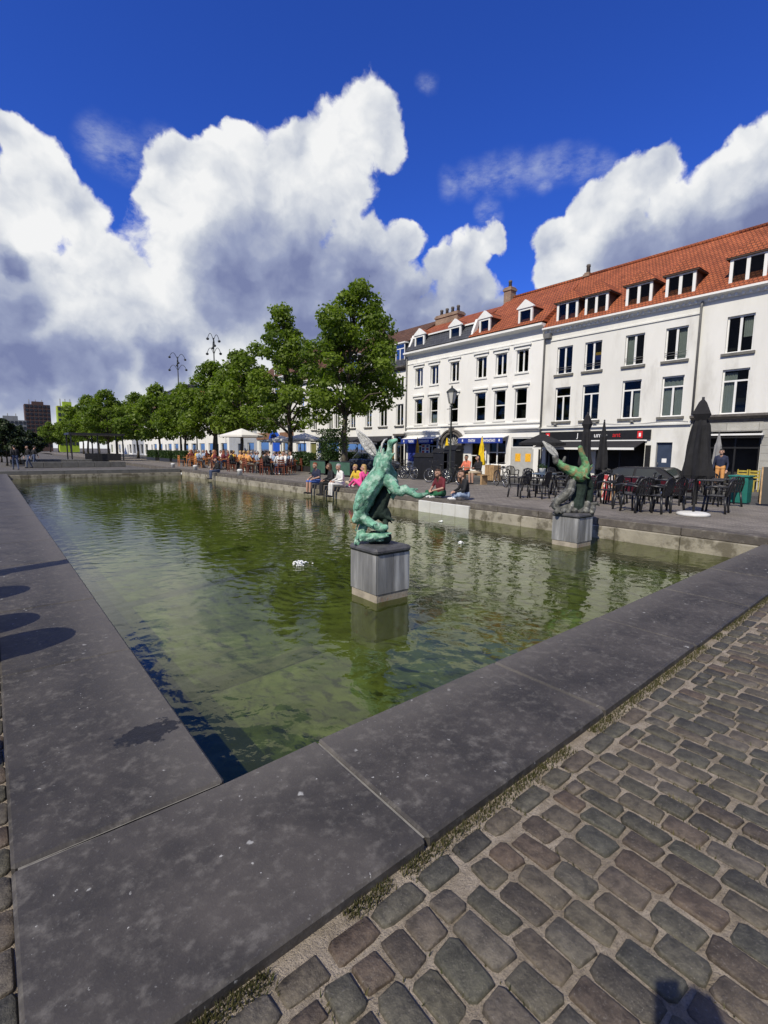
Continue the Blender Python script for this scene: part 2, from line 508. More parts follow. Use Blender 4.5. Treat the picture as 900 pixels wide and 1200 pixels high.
def brick_material(name, c1, c2, cm, w, hgt, axes='yz', rough=0.85, bump=0.6, mort=0.02, nv=0.25, kz=1.0):
    """courses of tiles, pavers or boards too small to build: colour per piece and fine relief"""
    m = bpy.data.materials.new(name); m.use_nodes = True
    q = NT(m.node_tree); b = m.node_tree.nodes['Principled BSDF']
    g = q.n('ShaderNodeNewGeometry').outputs['Position']
    sp = q.n('ShaderNodeSeparateXYZ'); q.put(sp.inputs[0], g)
    cb = q.n('ShaderNodeCombineXYZ')
    q.put(cb.inputs[0], sp.outputs['XYZ'.index(axes[0].upper())]); q.put(cb.inputs[1], q.math('MULTIPLY', sp.outputs['XYZ'.index(axes[1].upper())], kz))
    br = q.n('ShaderNodeTexBrick'); q.put(br.inputs['Vector'], cb.outputs[0])
    br.inputs['Scale'].default_value = 1.0; br.inputs['Brick Width'].default_value = w; br.inputs['Row Height'].default_value = hgt
    br.inputs['Mortar Size'].default_value = mort; br.inputs['Mortar Smooth'].default_value = 0.4
    br.inputs['Color1'].default_value = (*c1, 1); br.inputs['Color2'].default_value = (*c2, 1); br.inputs['Mortar'].default_value = (*cm, 1)
    n1 = q.noise(g, 1.3, 6, 0.65); n2 = q.noise(g, 25, 4, 0.6)
    c = q.mix(q.rng(n1, 0.25, 0.75), q.vec('SCALE', br.outputs[0], scale=1 - nv), q.vec('SCALE', br.outputs[0], scale=1 + nv))
    c = q.mix(q.math('MULTIPLY', q.rng(n2, 0.5, 0.8), 0.25), c, cm)
    q.put(b.inputs['Base Color'], c); b.inputs['Roughness'].default_value = rough; b.inputs['Specular IOR Level'].default_value = 0.25
    bn = q.n('ShaderNodeBump'); bn.inputs['Strength'].default_value = bump; bn.inputs['Distance'].default_value = 0.03
    q.put(bn.inputs['Height'], q.math('SUBTRACT', q.math('MULTIPLY', n2, 0.4), br.outputs['Fac'])); q.put(b.inputs['Normal'], bn.outputs[0])
    return m


def glass_material():
    m = bpy.data.materials.new('window_glass'); m.use_nodes = True
    t = m.node_tree; t.nodes.clear(); q = NT(t)
    g = q.n('ShaderNodeNewGeometry').outputs['Position']
    bn = q.n('ShaderNodeBump'); bn.inputs['Strength'].default_value = 0.06; bn.inputs['Distance'].default_value = 0.03
    q.put(bn.inputs['Height'], q.noise(g, 2.0, 2, 0.5))
    fr = q.n('ShaderNodeFresnel'); fr.inputs['IOR'].default_value = 1.27
    gl = q.n('ShaderNodeBsdfGlossy'); gl.inputs['Roughness'].default_value = 0.02; q.put(gl.inputs['Normal'], bn.outputs[0])
    tr = q.n('ShaderNodeBsdfTransparent'); tr.inputs['Color'].default_value = (0.66, 0.7, 0.7, 1)
    mx = q.n('ShaderNodeMixShader'); q.put(mx.inputs[0], fr.outputs[0])
    t.links.new(tr.outputs[0], mx.inputs[1]); t.links.new(gl.outputs[0], mx.inputs[2])
    o = q.n('ShaderNodeOutputMaterial'); t.links.new(mx.outputs[0], o.inputs[0])
    return m


def leaf_material(name, a, bcol, tl=0.35):
    m = bpy.data.materials.new(name); m.use_nodes = True
    t = m.node_tree; q = NT(t); b = t.nodes['Principled BSDF']
    at = q.n('ShaderNodeAttribute', attribute_name='rnd')
    c = q.mix(at.outputs['Fac'], a, bcol)
    q.put(b.inputs['Base Color'], c); b.inputs['Roughness'].default_value = 0.5; b.inputs['Specular IOR Level'].default_value = 0.3
    tr = q.n('ShaderNodeBsdfTranslucent'); q.put(tr.inputs['Color'], q.mix(1.0, c, (1.3, 1.5, 0.45), 'MULTIPLY'))
    mx = q.n('ShaderNodeMixShader'); mx.inputs[0].default_value = tl
    t.links.new(b.outputs[0], mx.inputs[1]); t.links.new(tr.outputs[0], mx.inputs[2])
    t.links.new(mx.outputs[0], t.nodes['Material Output'].inputs[0])
    return m


M_COB = cobble_material(); M_MORT = mortar_material(); M_BLUE = bluestone_material(); M_WATER = water_material(); M_GLASS = glass_material()
M_PAVE = brick_material('quay_setts', (0.19, 0.168, 0.143), (0.135, 0.12, 0.105), (0.22, 0.2, 0.17), 0.2, 0.11, 'yx', 0.8, 0.5, 0.015)
M_GROUND = brick_material('grey_paving', (0.13, 0.12, 0.108), (0.1, 0.095, 0.088), (0.08, 0.075, 0.07), 0.4, 0.4, 'xy', 0.85, 0.3, 0.012)
M_ROAD = mat('asphalt', (0.055, 0.054, 0.052), 0.9, 0.2, 0.8, 0.3, 60)
M_KERB = mat('kerb_stone', (0.13, 0.128, 0.12), 0.85, 0.2, 3, 0.3, 30)
M_QTOP = mat('quay_edge_stone', (0.1, 0.088, 0.074), 0.8, 0.3, 2.5, 0.4, 25, col2=(0.16, 0.145, 0.12), c2s=6)
M_QLOW = mat('quay_lower_stone', (0.3, 0.275, 0.215), 0.85, 0.25, 2.0, 0.4, 20, col2=(0.14, 0.125, 0.09), c2s=3.0, c2lo=0.48, c2hi=0.62)
M_QWHITE = mat('new_pale_stone', (0.56, 0.56, 0.52), 0.8, 0.08, 3, 0.15, 30)
M_FLOOR = mat('pool_floor', (0.42, 0.42, 0.24), 0.95, 0.5, 1.6, 0.4, 8, col2=(0.14, 0.16, 0.06), c2s=2.2, c2lo=0.5, c2hi=0.7, det=8)
M_ALGAE = mat('algae_wall', (0.05, 0.055, 0.028), 0.9, 0.4, 3, 0.4, 20)
M_JOINT = mat('pale_joint_filler', (0.2, 0.19, 0.165), 0.95, 0.2, 20)
M_GRASS = leaf_material('joint_grass', (0.04, 0.05, 0.014), (0.11, 0.095, 0.045), 0.2)

# ------------------------------------------------------------------ ground, pool, quay
QX = 10.2                     # quay edge
QSL = 0.0137
WZ = -0.22


def qz(x): return 0.2 - (x - QX) * QSL


def inner_y(x): return PY0 + 0.031 * (x - PX0)
def outer_y(x): return 1.218 + 0.036 * (x - 0.3)


g = MB()
big = 900.0
zg = -0.036
g.add([(-big, -big, zg), (big, -big, zg), (big, 1.7, zg), (-big, 1.7, zg)], [(0, 1, 2, 3)])
g.add([(-big, 1.7, zg), (0.3, 1.7, zg), (0.3, PY1 + 0.4, zg), (-big, PY1 + 0.4, zg)], [(0, 1, 2, 3)])
g.add([(10.6, 1.7, zg), (big, 1.7, zg), (big, PY1 + 0.4, zg), (10.6, PY1 + 0.4, zg)], [(0, 1, 2, 3)])
g.add([(-big, PY1 + 0.4, zg), (big, PY1 + 0.4, zg), (big, big, zg), (-big, big, zg)], [(0, 1, 2, 3)])
ground = struct(g.build('ground', M_GROUND))
GZ = 0.05                     # level of the cobbles
bed = MB(); bed.add([(-4, -6, GZ - .009), (13, -6, GZ - .009), (13, 1.9, GZ - .009), (-4, 1.15, GZ - .009)], [(0, 1, 2, 3)])
bed.add([(-4, 1.15, GZ - .009), (0.1, 1.15, GZ - .009), (0.1, 9, GZ - .009), (-4, 9, GZ - .009)], [(0, 1, 2, 3)])
cobbled = struct(bed.build('cobbled_pavement', M_MORT))

# pool basin and water
b = MB()
fz = -0.72
b.add([(0.3, 1.5, fz), (10.6, 1.5, fz), (10.6, PY1 + 0.5, fz), (0.3, PY1 + 0.5, fz)], [(0, 1, 2, 3)])
pool_floor = struct(b.build('pool_floor', M_FLOOR))
b = MB()
b.box(PX0 - 0.32, 1.55, fz, PX0 - 0.02, PY1 + 0.3, -0.052)
b.add([(PX0 - 0.02, inner_y(PX0) - 0.03, fz), (QX + 0.2, inner_y(QX + .2) - 0.03, fz), (QX + 0.2, inner_y(QX + .2) - 0.03, -0.052), (PX0 - 0.02, inner_y(PX0) - 0.03, -0.052)], [(0, 1, 2, 3)])
b.box(QX + 0.06, 2.3, fz, QX + 0.3, PY1 + 0.3, -0.16)
b.box(PX0, PY1 + 0.02, fz, QX + 0.06, PY1 + 0.3, -0.16)
struct(b.build('pool_wall', M_ALGAE))
# a flat slab and loose stones lying on the bottom
p0, p1 = onz(250, 745, -0.5), onz(338, 772, -0.5)
sl = MB(); cxy = (p0 + p1) / 2
sl.obox((cxy[0] - 0.15, cxy[1] + 0.25, fz + 0.09), (1.5, 1.15, 0.18), 0.12)
tag(sl.build('sunken_slab', M_FLOOR, None, 0.02), 'algae covered stone slab lying under the green water', 'stone slab')
w = MB()
w.add([(PX0 - 0.02, inner_y(PX0) - 0.025, WZ), (QX + 0.06, inner_y(QX) - 0.025, WZ), (QX + 0.06, PY1 + 0.02, WZ), (PX0 - 0.02, PY1 + 0.02, WZ)], [(0, 1, 2, 3)])
water = struct(w.build('water', M_WATER))


def slab(pts, z0, z1, name, m, parent, bev=0.012):
    mb = MB(); mb.prism(pts, z0, z1, 'z'); return mb.build(name, m, parent, bev)


CT = 0.09
cop = struct(MB().box(0.1, 1.45, -0.05, 0.7, 2.0, 0.0).build('pool_coping', M_JOINT))
jn = MB()                     # bedding under the slabs that shows as pale joints
jn.add([(-0.02, 1.245, CT - 0.012), (1.24, outer_y(1.24) + 0.02, CT - 0.012), (10.6, outer_y(10.6) + 0.02, CT - 0.012), (10.6, inner_y(10.6) - 0.02, CT - 0.012), (PX0 - 0.02, inner_y(PX0) - 0.02, CT - 0.012), (-0.02, PY0, CT - 0.012)], [tuple(range(6))])
jn.add([(-0.02, PY0, CT - 0.012), (PX0 - 0.02, PY0, CT - 0.012), (PX0 - 0.02, PY1, CT - 0.012), (-0.02, PY1, CT - 0.012)], [(0, 1, 2, 3)])
jn.build('joint_filler', M_JOINT, cop)
gj = 0.005
slab([(-0.04, 1.21), (1.243 - gj, outer_y(1.243)), (1.243 - gj, inner_y(1.243)), (PX0, PY0 - 0.012), (-0.04, PY0 - 0.012)], -0.05, CT, 'coping_slab', M_BLUE, cop)
xs = [1.243, 2.745, 4.3, 5.85, 7.4, 8.95, 10.15]
rr = random.Random(2)
for a, bb in zip(xs, xs[1:]):
    j = rr.uniform(-0.003, 0.003)
    slab([(a + gj, outer_y(a) + j), (bb - gj, outer_y(bb) + j), (bb - gj, inner_y(bb)), (a + gj, inner_y(a))], -0.05, CT + j, 'coping_slab', M_BLUE, cop)
ys = [PY0, float(onz(152, 760, CT)[1]), float(onz(108, 701, CT)[1]), 7.75]
while ys[-1] < PY1 - 1.0: ys.append(ys[-1] + 1.86)
ys[-1] = PY1
for i, (a, bb) in enumerate(zip(ys, ys[1:])):
    j = rr.uniform(-0.003, 0.003)
    slab([(-0.04, a + gj), (PX0 + j, a + gj), (PX0 + j, bb - gj), (-0.04, bb - gj)], -0.05, CT + j, 'coping_slab', M_BLUE, cop)

# quay: sloping terrace, edge stones, lower course in the water
q = MB()
q.add([(QX + 0.42, 2.0, qz(QX + .42)), (17.6, -20, qz(17.6)), (17.6, 160, qz(17.6)), (QX + 0.42, 160, qz(QX + .42))], [(0, 1, 2, 3)])
q.add([(QX + 0.42, 2.0, qz(QX + .42)), (QX + 0.42, -20, qz(QX + .42)), (17.6, -20, qz(17.6))], [(0, 1, 2)])
quay = struct(q.build('quay_terrace', M_PAVE))
y = 2.3; k = 0
while y < 120:
    L = 1.45 + rr.uniform(-0.25, 0.25)
    j = rr.uniform(-0.006, 0.006)
    if y < PY1:
        slab([(QX + j, y + 0.006), (QX + 0.44, y + 0.006), (QX + 0.44, y + L - 0.006), (QX + j, y + L - 0.006)], 0.045, 0.203, 'edge_stone', M_QTOP, quay, 0.012)
    else:
        slab([(QX + j, y + 0.006), (QX + 0.44, y + 0.006), (QX + 0.44, y + L - 0.006), (QX + j, y + L - 0.006)], -0.05, 0.203, 'edge_stone', M_QTOP, quay, 0.012)
    y += L
wy0, wy1 = float(onz(569, 596, 0.0)[1]) - 0.05, float(onz(496, 590, 0.0)[1])
y = 2.3
while y < PY1 - 0.02:
    if wy0 - 0.05 < y < wy1 - 0.3: L = (wy1 - wy0) / 4; m_, zt, px = M_QWHITE, 0.115, 0.03
    else:
        L = 1.25 + rr.uniform(-0.2, 0.2); m_, zt, px = M_QLOW, 0.043, 0.0
        if y < wy0 < y + L: L = wy0 - y
    L = min(L, PY1 - y)
    slab([(QX - 0.07 - px, y + 0.005), (QX + 0.3 if px == 0 else QX - 0.012, y + 0.005), (QX + 0.3 if px == 0 else QX - 0.012, y + L - 0.005), (QX - 0.07 - px, y + L - 0.005)], -0.5, zt + rr.uniform(-.004, .004), 'pale_block' if px else 'wall_block', m_, quay, 0.012)
    y += L
# far end of the pool: stepped stone edge
far = struct(MB().box(-0.04, PY1 + 0.62, -0.05, QX + 0.4, PY1 + 1.9, 0.15).build('pool_end_steps', M_QTOP))
x = -0.04
while x < QX - 0.4:
    L = min(1.75, QX - 0.1 - x)
    slab([(x + 0.006, PY1 + 0.12), (x + L - 0.006, PY1 + 0.12), (x + L - 0.006, PY1 + 0.6), (x + 0.006, PY1 + 0.6)], 0.0, 0.235, 'edge_stone', M_KERB, far, 0.012)
    slab([(x + 0.006, PY1), (x + L - 0.006, PY1), (x + L - 0.006, PY1 + 0.3), (x + 0.006, PY1 + 0.3)], -0.5, -0.004, 'wall_block', M_QLOW, far, 0.012)
    x += L
# road and pavement before the houses
r = MB(); r.add([(17.75, -40, -0.004), (23.2, -40, -0.004), (23.2, 200, -0.004), (17.75, 200, -0.004)], [(0, 1, 2, 3)])
road = struct(r.build('road', M_ROAD))
s_ = MB(); s_.box(23.35, -40, -0.05, 26.4, 200, 0.075)
pavement = struct(s_.build('pavement', M_GROUND))
kq = MB(); kq.box(17.6, -40, -0.06, 17.75, 200, 0.1); kq.box(23.2, -40, -0.06, 23.35, 200, 0.08)
struct(kq.build('kerb', M_KERB))
lo = MB()
for yy in np.arange(-10, 120, 6.0): lo.add([(20.44, yy, 0.0), (20.54, yy, 0.0), (20.54, yy + 2.5, 0.0), (20.44, yy + 2.5, 0.0)], [(0, 1, 2, 3)])
struct(lo.build('road_marking', mat('road_paint', (0.5, 0.5, 0.48), 0.8, 0.2, 6)))

# ------------------------------------------------------------------ cobbles, one by one
cr = random.Random(11)
CV = []
for k in range(12):
    mb = MB(); pts = []
    ch = cr.uniform(0.14, 0.3)
    base = [(-0.5 + ch * .6, -0.5), (0.5 - ch * .6, -0.5), (0.5, -0.5 + ch * .4), (0.5, 0.5 - ch * .4), (0.5 - ch * .6, 0.5), (-0.5 + ch * .6, 0.5), (-0.5, 0.5 - ch * .4), (-0.5, -0.5 + ch * .4)]
    base = [(a + cr.uniform(-.07, .05), c + cr.uniform(-.045, .035)) for a, c in base]
    rings = [(1.0, -0.05), (1.0, -0.012), (0.95, -0.002), (0.86, 0.002 + cr.uniform(-.001, .001))]
    v = []
    for (s1, z1) in rings:
        v += [(a * (s1 if abs(s1 - 1) < 1e-6 else 1 - (1 - s1) * 1.25), c * (1 - (1 - s1) * 0.6), z1 + (cr.uniform(-.0015, .0015) if z1 > -0.03 else 0)) for a, c in base]
    fs = []
    for i in range(3):
        for j in range(8): fs.append((i * 8 + j, i * 8 + (j + 1) % 8, i * 8 + 8 + (j + 1) % 8, i * 8 + 8 + j))
    fs.append(tuple(24 + j for j in range(8)))
    mb.add(v, fs, 0, True)
    CV.append(mb.mesh('cobble', M_COB))
stones = []          # x, y, width(x), length(y), rot
x = -1.6
while x < 11.6:
    wd = cr.uniform(0.084, 0.112)
    y = -3.2 + cr.uniform(0, 0.2)
    if x < -0.1: top = lambda xx: 6.0
    else: top = lambda xx: outer_y(xx) - 0.165
    while True:
        ln = cr.uniform(0.13, 0.195)
        ye = top(x)
        if y + 0.06 > ye: break
        if y + ln > ye: ln = ye - y
        ok = not (-0.16 < x < 0.02 and y + ln > 1.1 - 0.06) or x < -0.09
        if ok: stones.append((x + wd / 2, y + ln / 2, wd, ln, cr.uniform(-0.045, 0.045)))
        y += ln + cr.uniform(0.011, 0.019)
    x += wd + cr.uniform(0.009, 0.017)
x = -0.02
while x < 10.6:      # stretcher row along the coping
    ln = cr.uniform(0.15, 0.22)
    stones.append((x + ln / 2, outer_y(x + ln / 2) - 0.105, ln, 0.085, 0.035 + cr.uniform(-0.03, 0.03)))
    x += ln + cr.uniform(0.012, 0.03)


def seen(st):
    u, v, d = proj((st[0], st[1], 0))
    return (0.05 if (-30 < u < 930 and v < 1240 and d > 0.3) else 20) + math.hypot(st[0], st[1])


stones.sort(key=seen)
for st in stones[:300]:
    o = link('cobble', CV[cr.randrange(12)], cobbled)
    o.location = (st[0], st[1], GZ + cr.uniform(-0.005, 0.003)); o.scale = (st[2], st[3], 1)
    o.rotation_euler = (cr.uniform(-.025, .025), cr.uniform(-.03, .03), st[4] + (math.pi if cr.random() < .5 else 0))
vv = []; ff = []; rv = []
vdat = [np.array([p.co[:] for p in m_.vertices]) for m_ in CV]; fdat = [[tuple(p.vertices) for p in m_.polygons] for m_ in CV]
for st in stones[300:]:
    k = cr.randrange(12); A = vdat[k] * [st[2], st[3], 1]
    c_, s1 = math.cos(st[4]), math.sin(st[4])
    A = np.stack([A[:, 0] * c_ - A[:, 1] * s1 + st[0], A[:, 0] * s1 + A[:, 1] * c_ + st[1], A[:, 2] + GZ + cr.uniform(-.005, .003)], 1)
    o_ = len(vv); vv += A.tolist(); ff += [tuple(i + o_ for i in f) for f in fdat[k]]; rv += [cr.random()] * len(A)
me = bpy.data.meshes.new('cobble_field'); me.from_pydata(vv, [], ff); me.materials.append(M_COB)
at = me.attributes.new('rnd', 'FLOAT', 'POINT'); at.data.foreach_set('value', rv)
me.polygons.foreach_set('use_smooth', [True] * len(ff))
cf = link('cobble_field', me, cobbled); cf['kind'] = 'stuff'

# moss and grass in the joint beside the coping
vv = []; ff = []; rv = []
for k in range(12000):
    if cr.random() < 0.85:
        x = cr.uniform(-0.02, 9.5) ** 1.0; x = cr.uniform(0, 1) ** 1.7 * 9.5
        if mnoise.noise(Vector((x * 2.3, 3.1, 0))) + 0.45 * mnoise.noise(Vector((x * 9, 1, 0))) < -0.22: continue
        yb = outer_y(x) - abs(cr.gauss(0, 0.032)) - 0.004
    else:
        st = stones[cr.randrange(260)]
        x = st[0] + (st[2] / 2 + 0.008) * cr.choice((-1, 1)); yb = st[1] + cr.uniform(-.5, .5) * st[3]
        if mnoise.noise(Vector((x * 2, yb * 2, 4))) < 0.12: continue
    hh = cr.uniform(0.002, 0.016); a = cr.uniform(0, 6.28); wd = cr.uniform(0.0015, 0.004)
    dx, dy = math.cos(a) * wd, math.sin(a) * wd; lx, ly = cr.gauss(0, 0.008), cr.gauss(0, 0.008)
    o_ = len(vv); zb = GZ - .011
    vv += [(x - dx, yb - dy, zb), (x + dx, yb + dy, zb), (x + lx, yb + ly, zb + hh + 0.012)]
    ff.append((o_, o_ + 1, o_ + 2)); rv += [cr.random()] * 3
me = bpy.data.meshes.new('joint_grass'); me.from_pydata(vv, [], ff); me.materials.append(M_GRASS)
at = me.attributes.new('rnd', 'FLOAT', 'POINT'); at.data.foreach_set('value', rv)
gr = link('joint_grass', me); gr['kind'] = 'stuff'; gr['label'] = 'low grass and moss in the joint along the coping'; gr['category'] = 'grass'

# ------------------------------------------------------------------ houses along the street
FX = 26.0
M_WHITE = mat('white_render', (0.78, 0.775, 0.745), 0.85, 0.05, 0.7, 0.08, 12, col2=(0.62, 0.61, 0.575), c2s=0.9, c2lo=0.54, c2hi=0.75, stretch=(1, 1, 0.35))
M_CREAM = mat('offwhite_render', (0.7, 0.695, 0.655), 0.85, 0.06, 0.7, 0.08, 12, col2=(0.54, 0.53, 0.49), c2s=0.9, c2lo=0.5, c2hi=0.75, stretch=(1, 1, 0.35))
M_GREYW = mat('grey_render', (0.34, 0.36, 0.4), 0.85, 0.08, 1, 0.05, 12)
M_TRIM = mat('white_trim', (0.76, 0.76, 0.73), 0.6, 0.05, 2)
M_FRAME = mat('window_frame_paint', (0.74, 0.74, 0.72), 0.45, 0.05, 3)
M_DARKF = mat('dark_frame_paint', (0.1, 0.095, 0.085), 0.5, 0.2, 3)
M_SILL = mat('bluestone_sill', (0.14, 0.135, 0.12), 0.8, 0.2, 6, 0.2, 30)
M_ROOM = mat('unlit_room_dark', (0.035, 0.033, 0.03), 0.9, 0.3, 1.5)  # near-black, the darkness of unlit interiors put into the colour
M_CURT = mat('net_curtain', (0.62, 0.61, 0.56), 0.9, 0.08, 4)
M_TILE = brick_material('red_roof_tiles', (0.38, 0.112, 0.045), (0.3, 0.083, 0.035), (0.12, 0.04, 0.022), 0.17, 0.14, 'yz', 0.8, 0.7, 0.02, 0.25)
M_TILEO = brick_material('orange_pantiles', (0.4, 0.115, 0.045), (0.32, 0.085, 0.035), (0.13, 0.045, 0.025), 0.2, 0.18, 'yz', 0.75, 0.8, 0.03, 0.22)
M_BROWNT = brick_material('brown_roof_tiles', (0.15, 0.075, 0.045), (0.11, 0.055, 0.035), (0.05, 0.03, 0.02), 0.24, 0.26, 'yz', 0.85, 0.8, 0.03, 0.25)
M_SLATE = brick_material('slate', (0.075, 0.08, 0.09), (0.055, 0.058, 0.066), (0.03, 0.03, 0.034), 0.25, 0.2, 'yz', 0.6, 0.5, 0.015, 0.2)
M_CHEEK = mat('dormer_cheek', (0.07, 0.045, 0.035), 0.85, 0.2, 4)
M_PIPE = mat('grey_downpipe', (0.16, 0.16, 0.155), 0.5, 0.15, 5)
M_CHIM = brick_material('chimney_brick', (0.3, 0.2, 0.13), (0.24, 0.15, 0.1), (0.32, 0.28, 0.24), 0.22, 0.075, 'yz', 0.9, 0.5, 0.01)
M_BLACK = mat('black_paint', (0.014, 0.014, 0.015), 0.5, 0.2, 6)
M_AWN = mat('black_awning_cloth', (0.022, 0.022, 0.025), 0.85, 0.2, 8)
M_BLUE_AWN = mat('blue_awning_cloth', (0.02, 0.045, 0.27), 0.7, 0.15, 6)
M_BLUED = mat('navy_door_paint', (0.035, 0.05, 0.085), 0.45, 0.15, 4)
M_GREYD = mat('grey_door_paint', (0.42, 0.42, 0.4), 0.6, 0.08, 4)
M_STONE = brick_material('ashlar_stone', (0.4, 0.395, 0.36), (0.34, 0.335, 0.31), (0.22, 0.21, 0.19), 1.2, 0.33, 'yz', 0.85, 0.5, 0.012, 0.15)
M_DSTONE = mat('dark_carved_stone', (0.11, 0.1, 0.09), 0.8, 0.3, 6, 0.5, 25)
M_YEL = mat('yellow_cloth', (0.72, 0.5, 0.015), 0.8, 0.15, 5)
M_POSTER = mat('white_print', (0.75, 0.75, 0.75), 0.6, 0.04, 5)
M_REDP = mat('red_print', (0.5, 0.03, 0.03), 0.6, 0.1, 5)
M_BLUEP = mat('blue_print', (0.04, 0.06, 0.3), 0.6, 0.1, 5)
M_ORANGEP = mat('orange_print', (0.85, 0.42, 0.03), 0.6, 0.3, 14)
M_LETTER = mat('white_lettering', (0.85, 0.85, 0.85), 0.6, 0.02)
M_LETRED = mat('red_lettering', (0.62, 0.02, 0.025), 0.6, 0.02)
M_LETGREY = mat('grey_lettering', (0.18, 0.18, 0.17), 0.6, 0.02)
hr = random.Random(21)


def wall_with_openings(mb, X, Y0, Y1, Z0, Z1, ops, depth=0.22, mi=0):
    ys = sorted({Y0, Y1, *[k for o in ops for k in o[:2]]}); zs = sorted({Z0, Z1, *[k for o in ops for k in o[2:4]]})
    ys = [k for k in ys if Y0 <= k <= Y1]; zs = [k for k in zs if Z0 <= k <= Z1]
    for a, b_ in zip(ys, ys[1:]):
        for c, d in zip(zs, zs[1:]):
            m1, m2 = (a + b_) / 2, (c + d) / 2
            if any(o[0] < m1 < o[1] and o[2] < m2 < o[3] for o in ops): continue
            mb.add([(X, a, c), (X, b_, c), (X, b_, d), (X, a, d)], [(0, 1, 2, 3)], mi)
    for (a, b_, c, d) in [o[:4] for o in ops]:
        e = X + depth
        mb.add([(X, a, c), (X, b_, c), (X, b_, d), (X, a, d), (e, a, c), (e, b_, c), (e, b_, d), (e, a, d)], [(0, 4, 5, 1), (1, 5, 6, 2), (2, 6, 7, 3), (3, 7, 4, 0)], mi)


def frame_bars(mb, X, a, b_, c, d, t=0.06, th=0.06, vbars=(), hbars=(), mi=0):
    x0, x1 = X, X + th
    mb.box(x0, a, c, x1, a + t, d, mi); mb.box(x0, b_ - t, c, x1, b_, d, mi)
    mb.box(x0, a + t, c, x1, b_ - t, c + t, mi); mb.box(x0, a + t, d - t, x1, b_ - t, d, mi)
    for v0, v1, z0, z1 in vbars: mb.box(x0 + .003, v0, z0, x1 - .003, v1, z1, mi)
    for h0, h1 in hbars: mb.box(x0 + .001, a + t, h0, x1 - .001, b_ - t, h1, mi)


def window(parent, X, a, b_, c, d, style='casement', sill=True, hood=None, curtain=None, frame=None, rec=0.1, simple=False):
    fm = frame or M_FRAME
    mb = MB(); t = 0.065; cy = (a + b_) / 2; panes = []
    if style == 'casement':                      # two leaves under a fanlight
        zt = c + (d - c) * 0.74
        frame_bars(mb, X + rec, a, b_, c, d, t, 0.06, [(cy - .045, cy + .045, c + t, zt - .03)], [(zt - .035, zt + .035)])
        panes = [(a + t, cy - .045, c + t, zt - .035), (cy + .045, b_ - t, c + t, zt - .035), (a + t, b_ - t, zt + .035, d - t)]
    elif style == 'twin':
        frame_bars(mb, X + rec, a, b_, c, d, t, 0.06, [(cy - .05, cy + .05, c + t, d - t)])
        panes = [(a + t, cy - .05, c + t, d - t), (cy + .05, b_ - t, c + t, d - t)]
    elif style == 'sash':
        zm = (c + d) / 2
        frame_bars(mb, X + rec, a, b_, c, d, 0.045, 0.06, [], [(zm - .03, zm + .03)])
        panes = [(a + .045, b_ - .045, c + .045, zm - .03), (a + .045, b_ - .045, zm + .03, d - .045)]
    else:
        frame_bars(mb, X + rec, a, b_, c, d, t, 0.06)
        panes = [(a + t, b_ - t, c + t, d - t)]
    w_ = mb.build('window', fm, parent)
    if simple: panes = [(a + .03, b_ - .03, c + .03, d - .03)]
    for p in panes:
        x0, y0, y1, z0, z1 = X + rec + .029, p[0] - .004, p[1] + .004, p[2] - .004, p[3] + .004
        k1, k2 = hr.uniform(-.003, .003), hr.uniform(-.0035, .002)          # old glass never sits quite square
        pv = [(x0 + sx - k1 + (2 * k1 if yy == y1 else 0) - k2 + (2 * k2 if zz == z1 else 0), yy, zz) for sx in (-.003, .003) for zz in (z0, z1) for yy in (y0, y1)]
        MB().add(pv, [(0, 1, 3, 2), (4, 6, 7, 5), (0, 4, 5, 1), (2, 3, 7, 6), (0, 2, 6, 4), (1, 5, 7, 3)]).build('pane', M_GLASS, w_)
    if sill: MB().box(X - .09, a - .12, c - .12, X + rec + .02, b_ + .12, c - .002).build('sill', M_SILL, w_)
    if hood:
        hb = MB(); hb.box(X - .04, a - .1, d + .002, X + .003, b_ + .1, d + .12); hb.box(X - .12, a - .2, d + .2, X + .003, b_ + .2, d + .3)
        hb.build('lintel', M_TRIM, w_)
    if curtain:
        cm = MB()
        for (y0, y1, z0, z1) in curtain:
            n = 14; v = []
            for i in range(n + 1):
                yy = y0 + (y1 - y0) * i / n; xx = X + rec + .12 + .025 * math.sin(i * 2.1)
                v += [(xx, yy, z0), (xx, yy, z1)]
            cm.add(v, [(2 * i, 2 * i + 1, 2 * i + 3, 2 * i + 2) for i in range(n)], 0, True)
        cm.build('curtain', M_CURT, w_)
    return w_


def body(root, Y0, Y1, Z1, ops, wm, X=FX, depth=9.0, name='wall', rooms=True, zb=0.05):
    mb = MB(); wall_with_openings(mb, X, Y0, Y1, zb, Z1, ops)
    e = 0.004
    mb.add([(X, Y0 + e, zb), (X + depth, Y0 + e, zb), (X + depth, Y0 + e, Z1), (X, Y0 + e, Z1)], [(0, 1, 2, 3)])
    mb.add([(X, Y1 - e, zb), (X + depth, Y1 - e, zb), (X + depth, Y1 - e, Z1), (X, Y1 - e, Z1)], [(0, 1, 2, 3)])
    mb.add([(X + depth, Y0 + e, zb), (X + depth, Y1 - e, zb), (X + depth, Y1 - e, Z1), (X + depth, Y0 + e, Z1)], [(0, 1, 2, 3)])
    mb.build(name, wm, root)
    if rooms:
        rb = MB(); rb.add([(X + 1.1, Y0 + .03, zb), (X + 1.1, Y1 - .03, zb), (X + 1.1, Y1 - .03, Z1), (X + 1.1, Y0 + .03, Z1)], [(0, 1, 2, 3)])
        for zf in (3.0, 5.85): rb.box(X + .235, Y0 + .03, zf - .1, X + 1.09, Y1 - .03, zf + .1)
        rb.build('room', M_ROOM, root)  # dark sheet behind the windows stands in for unlit rooms


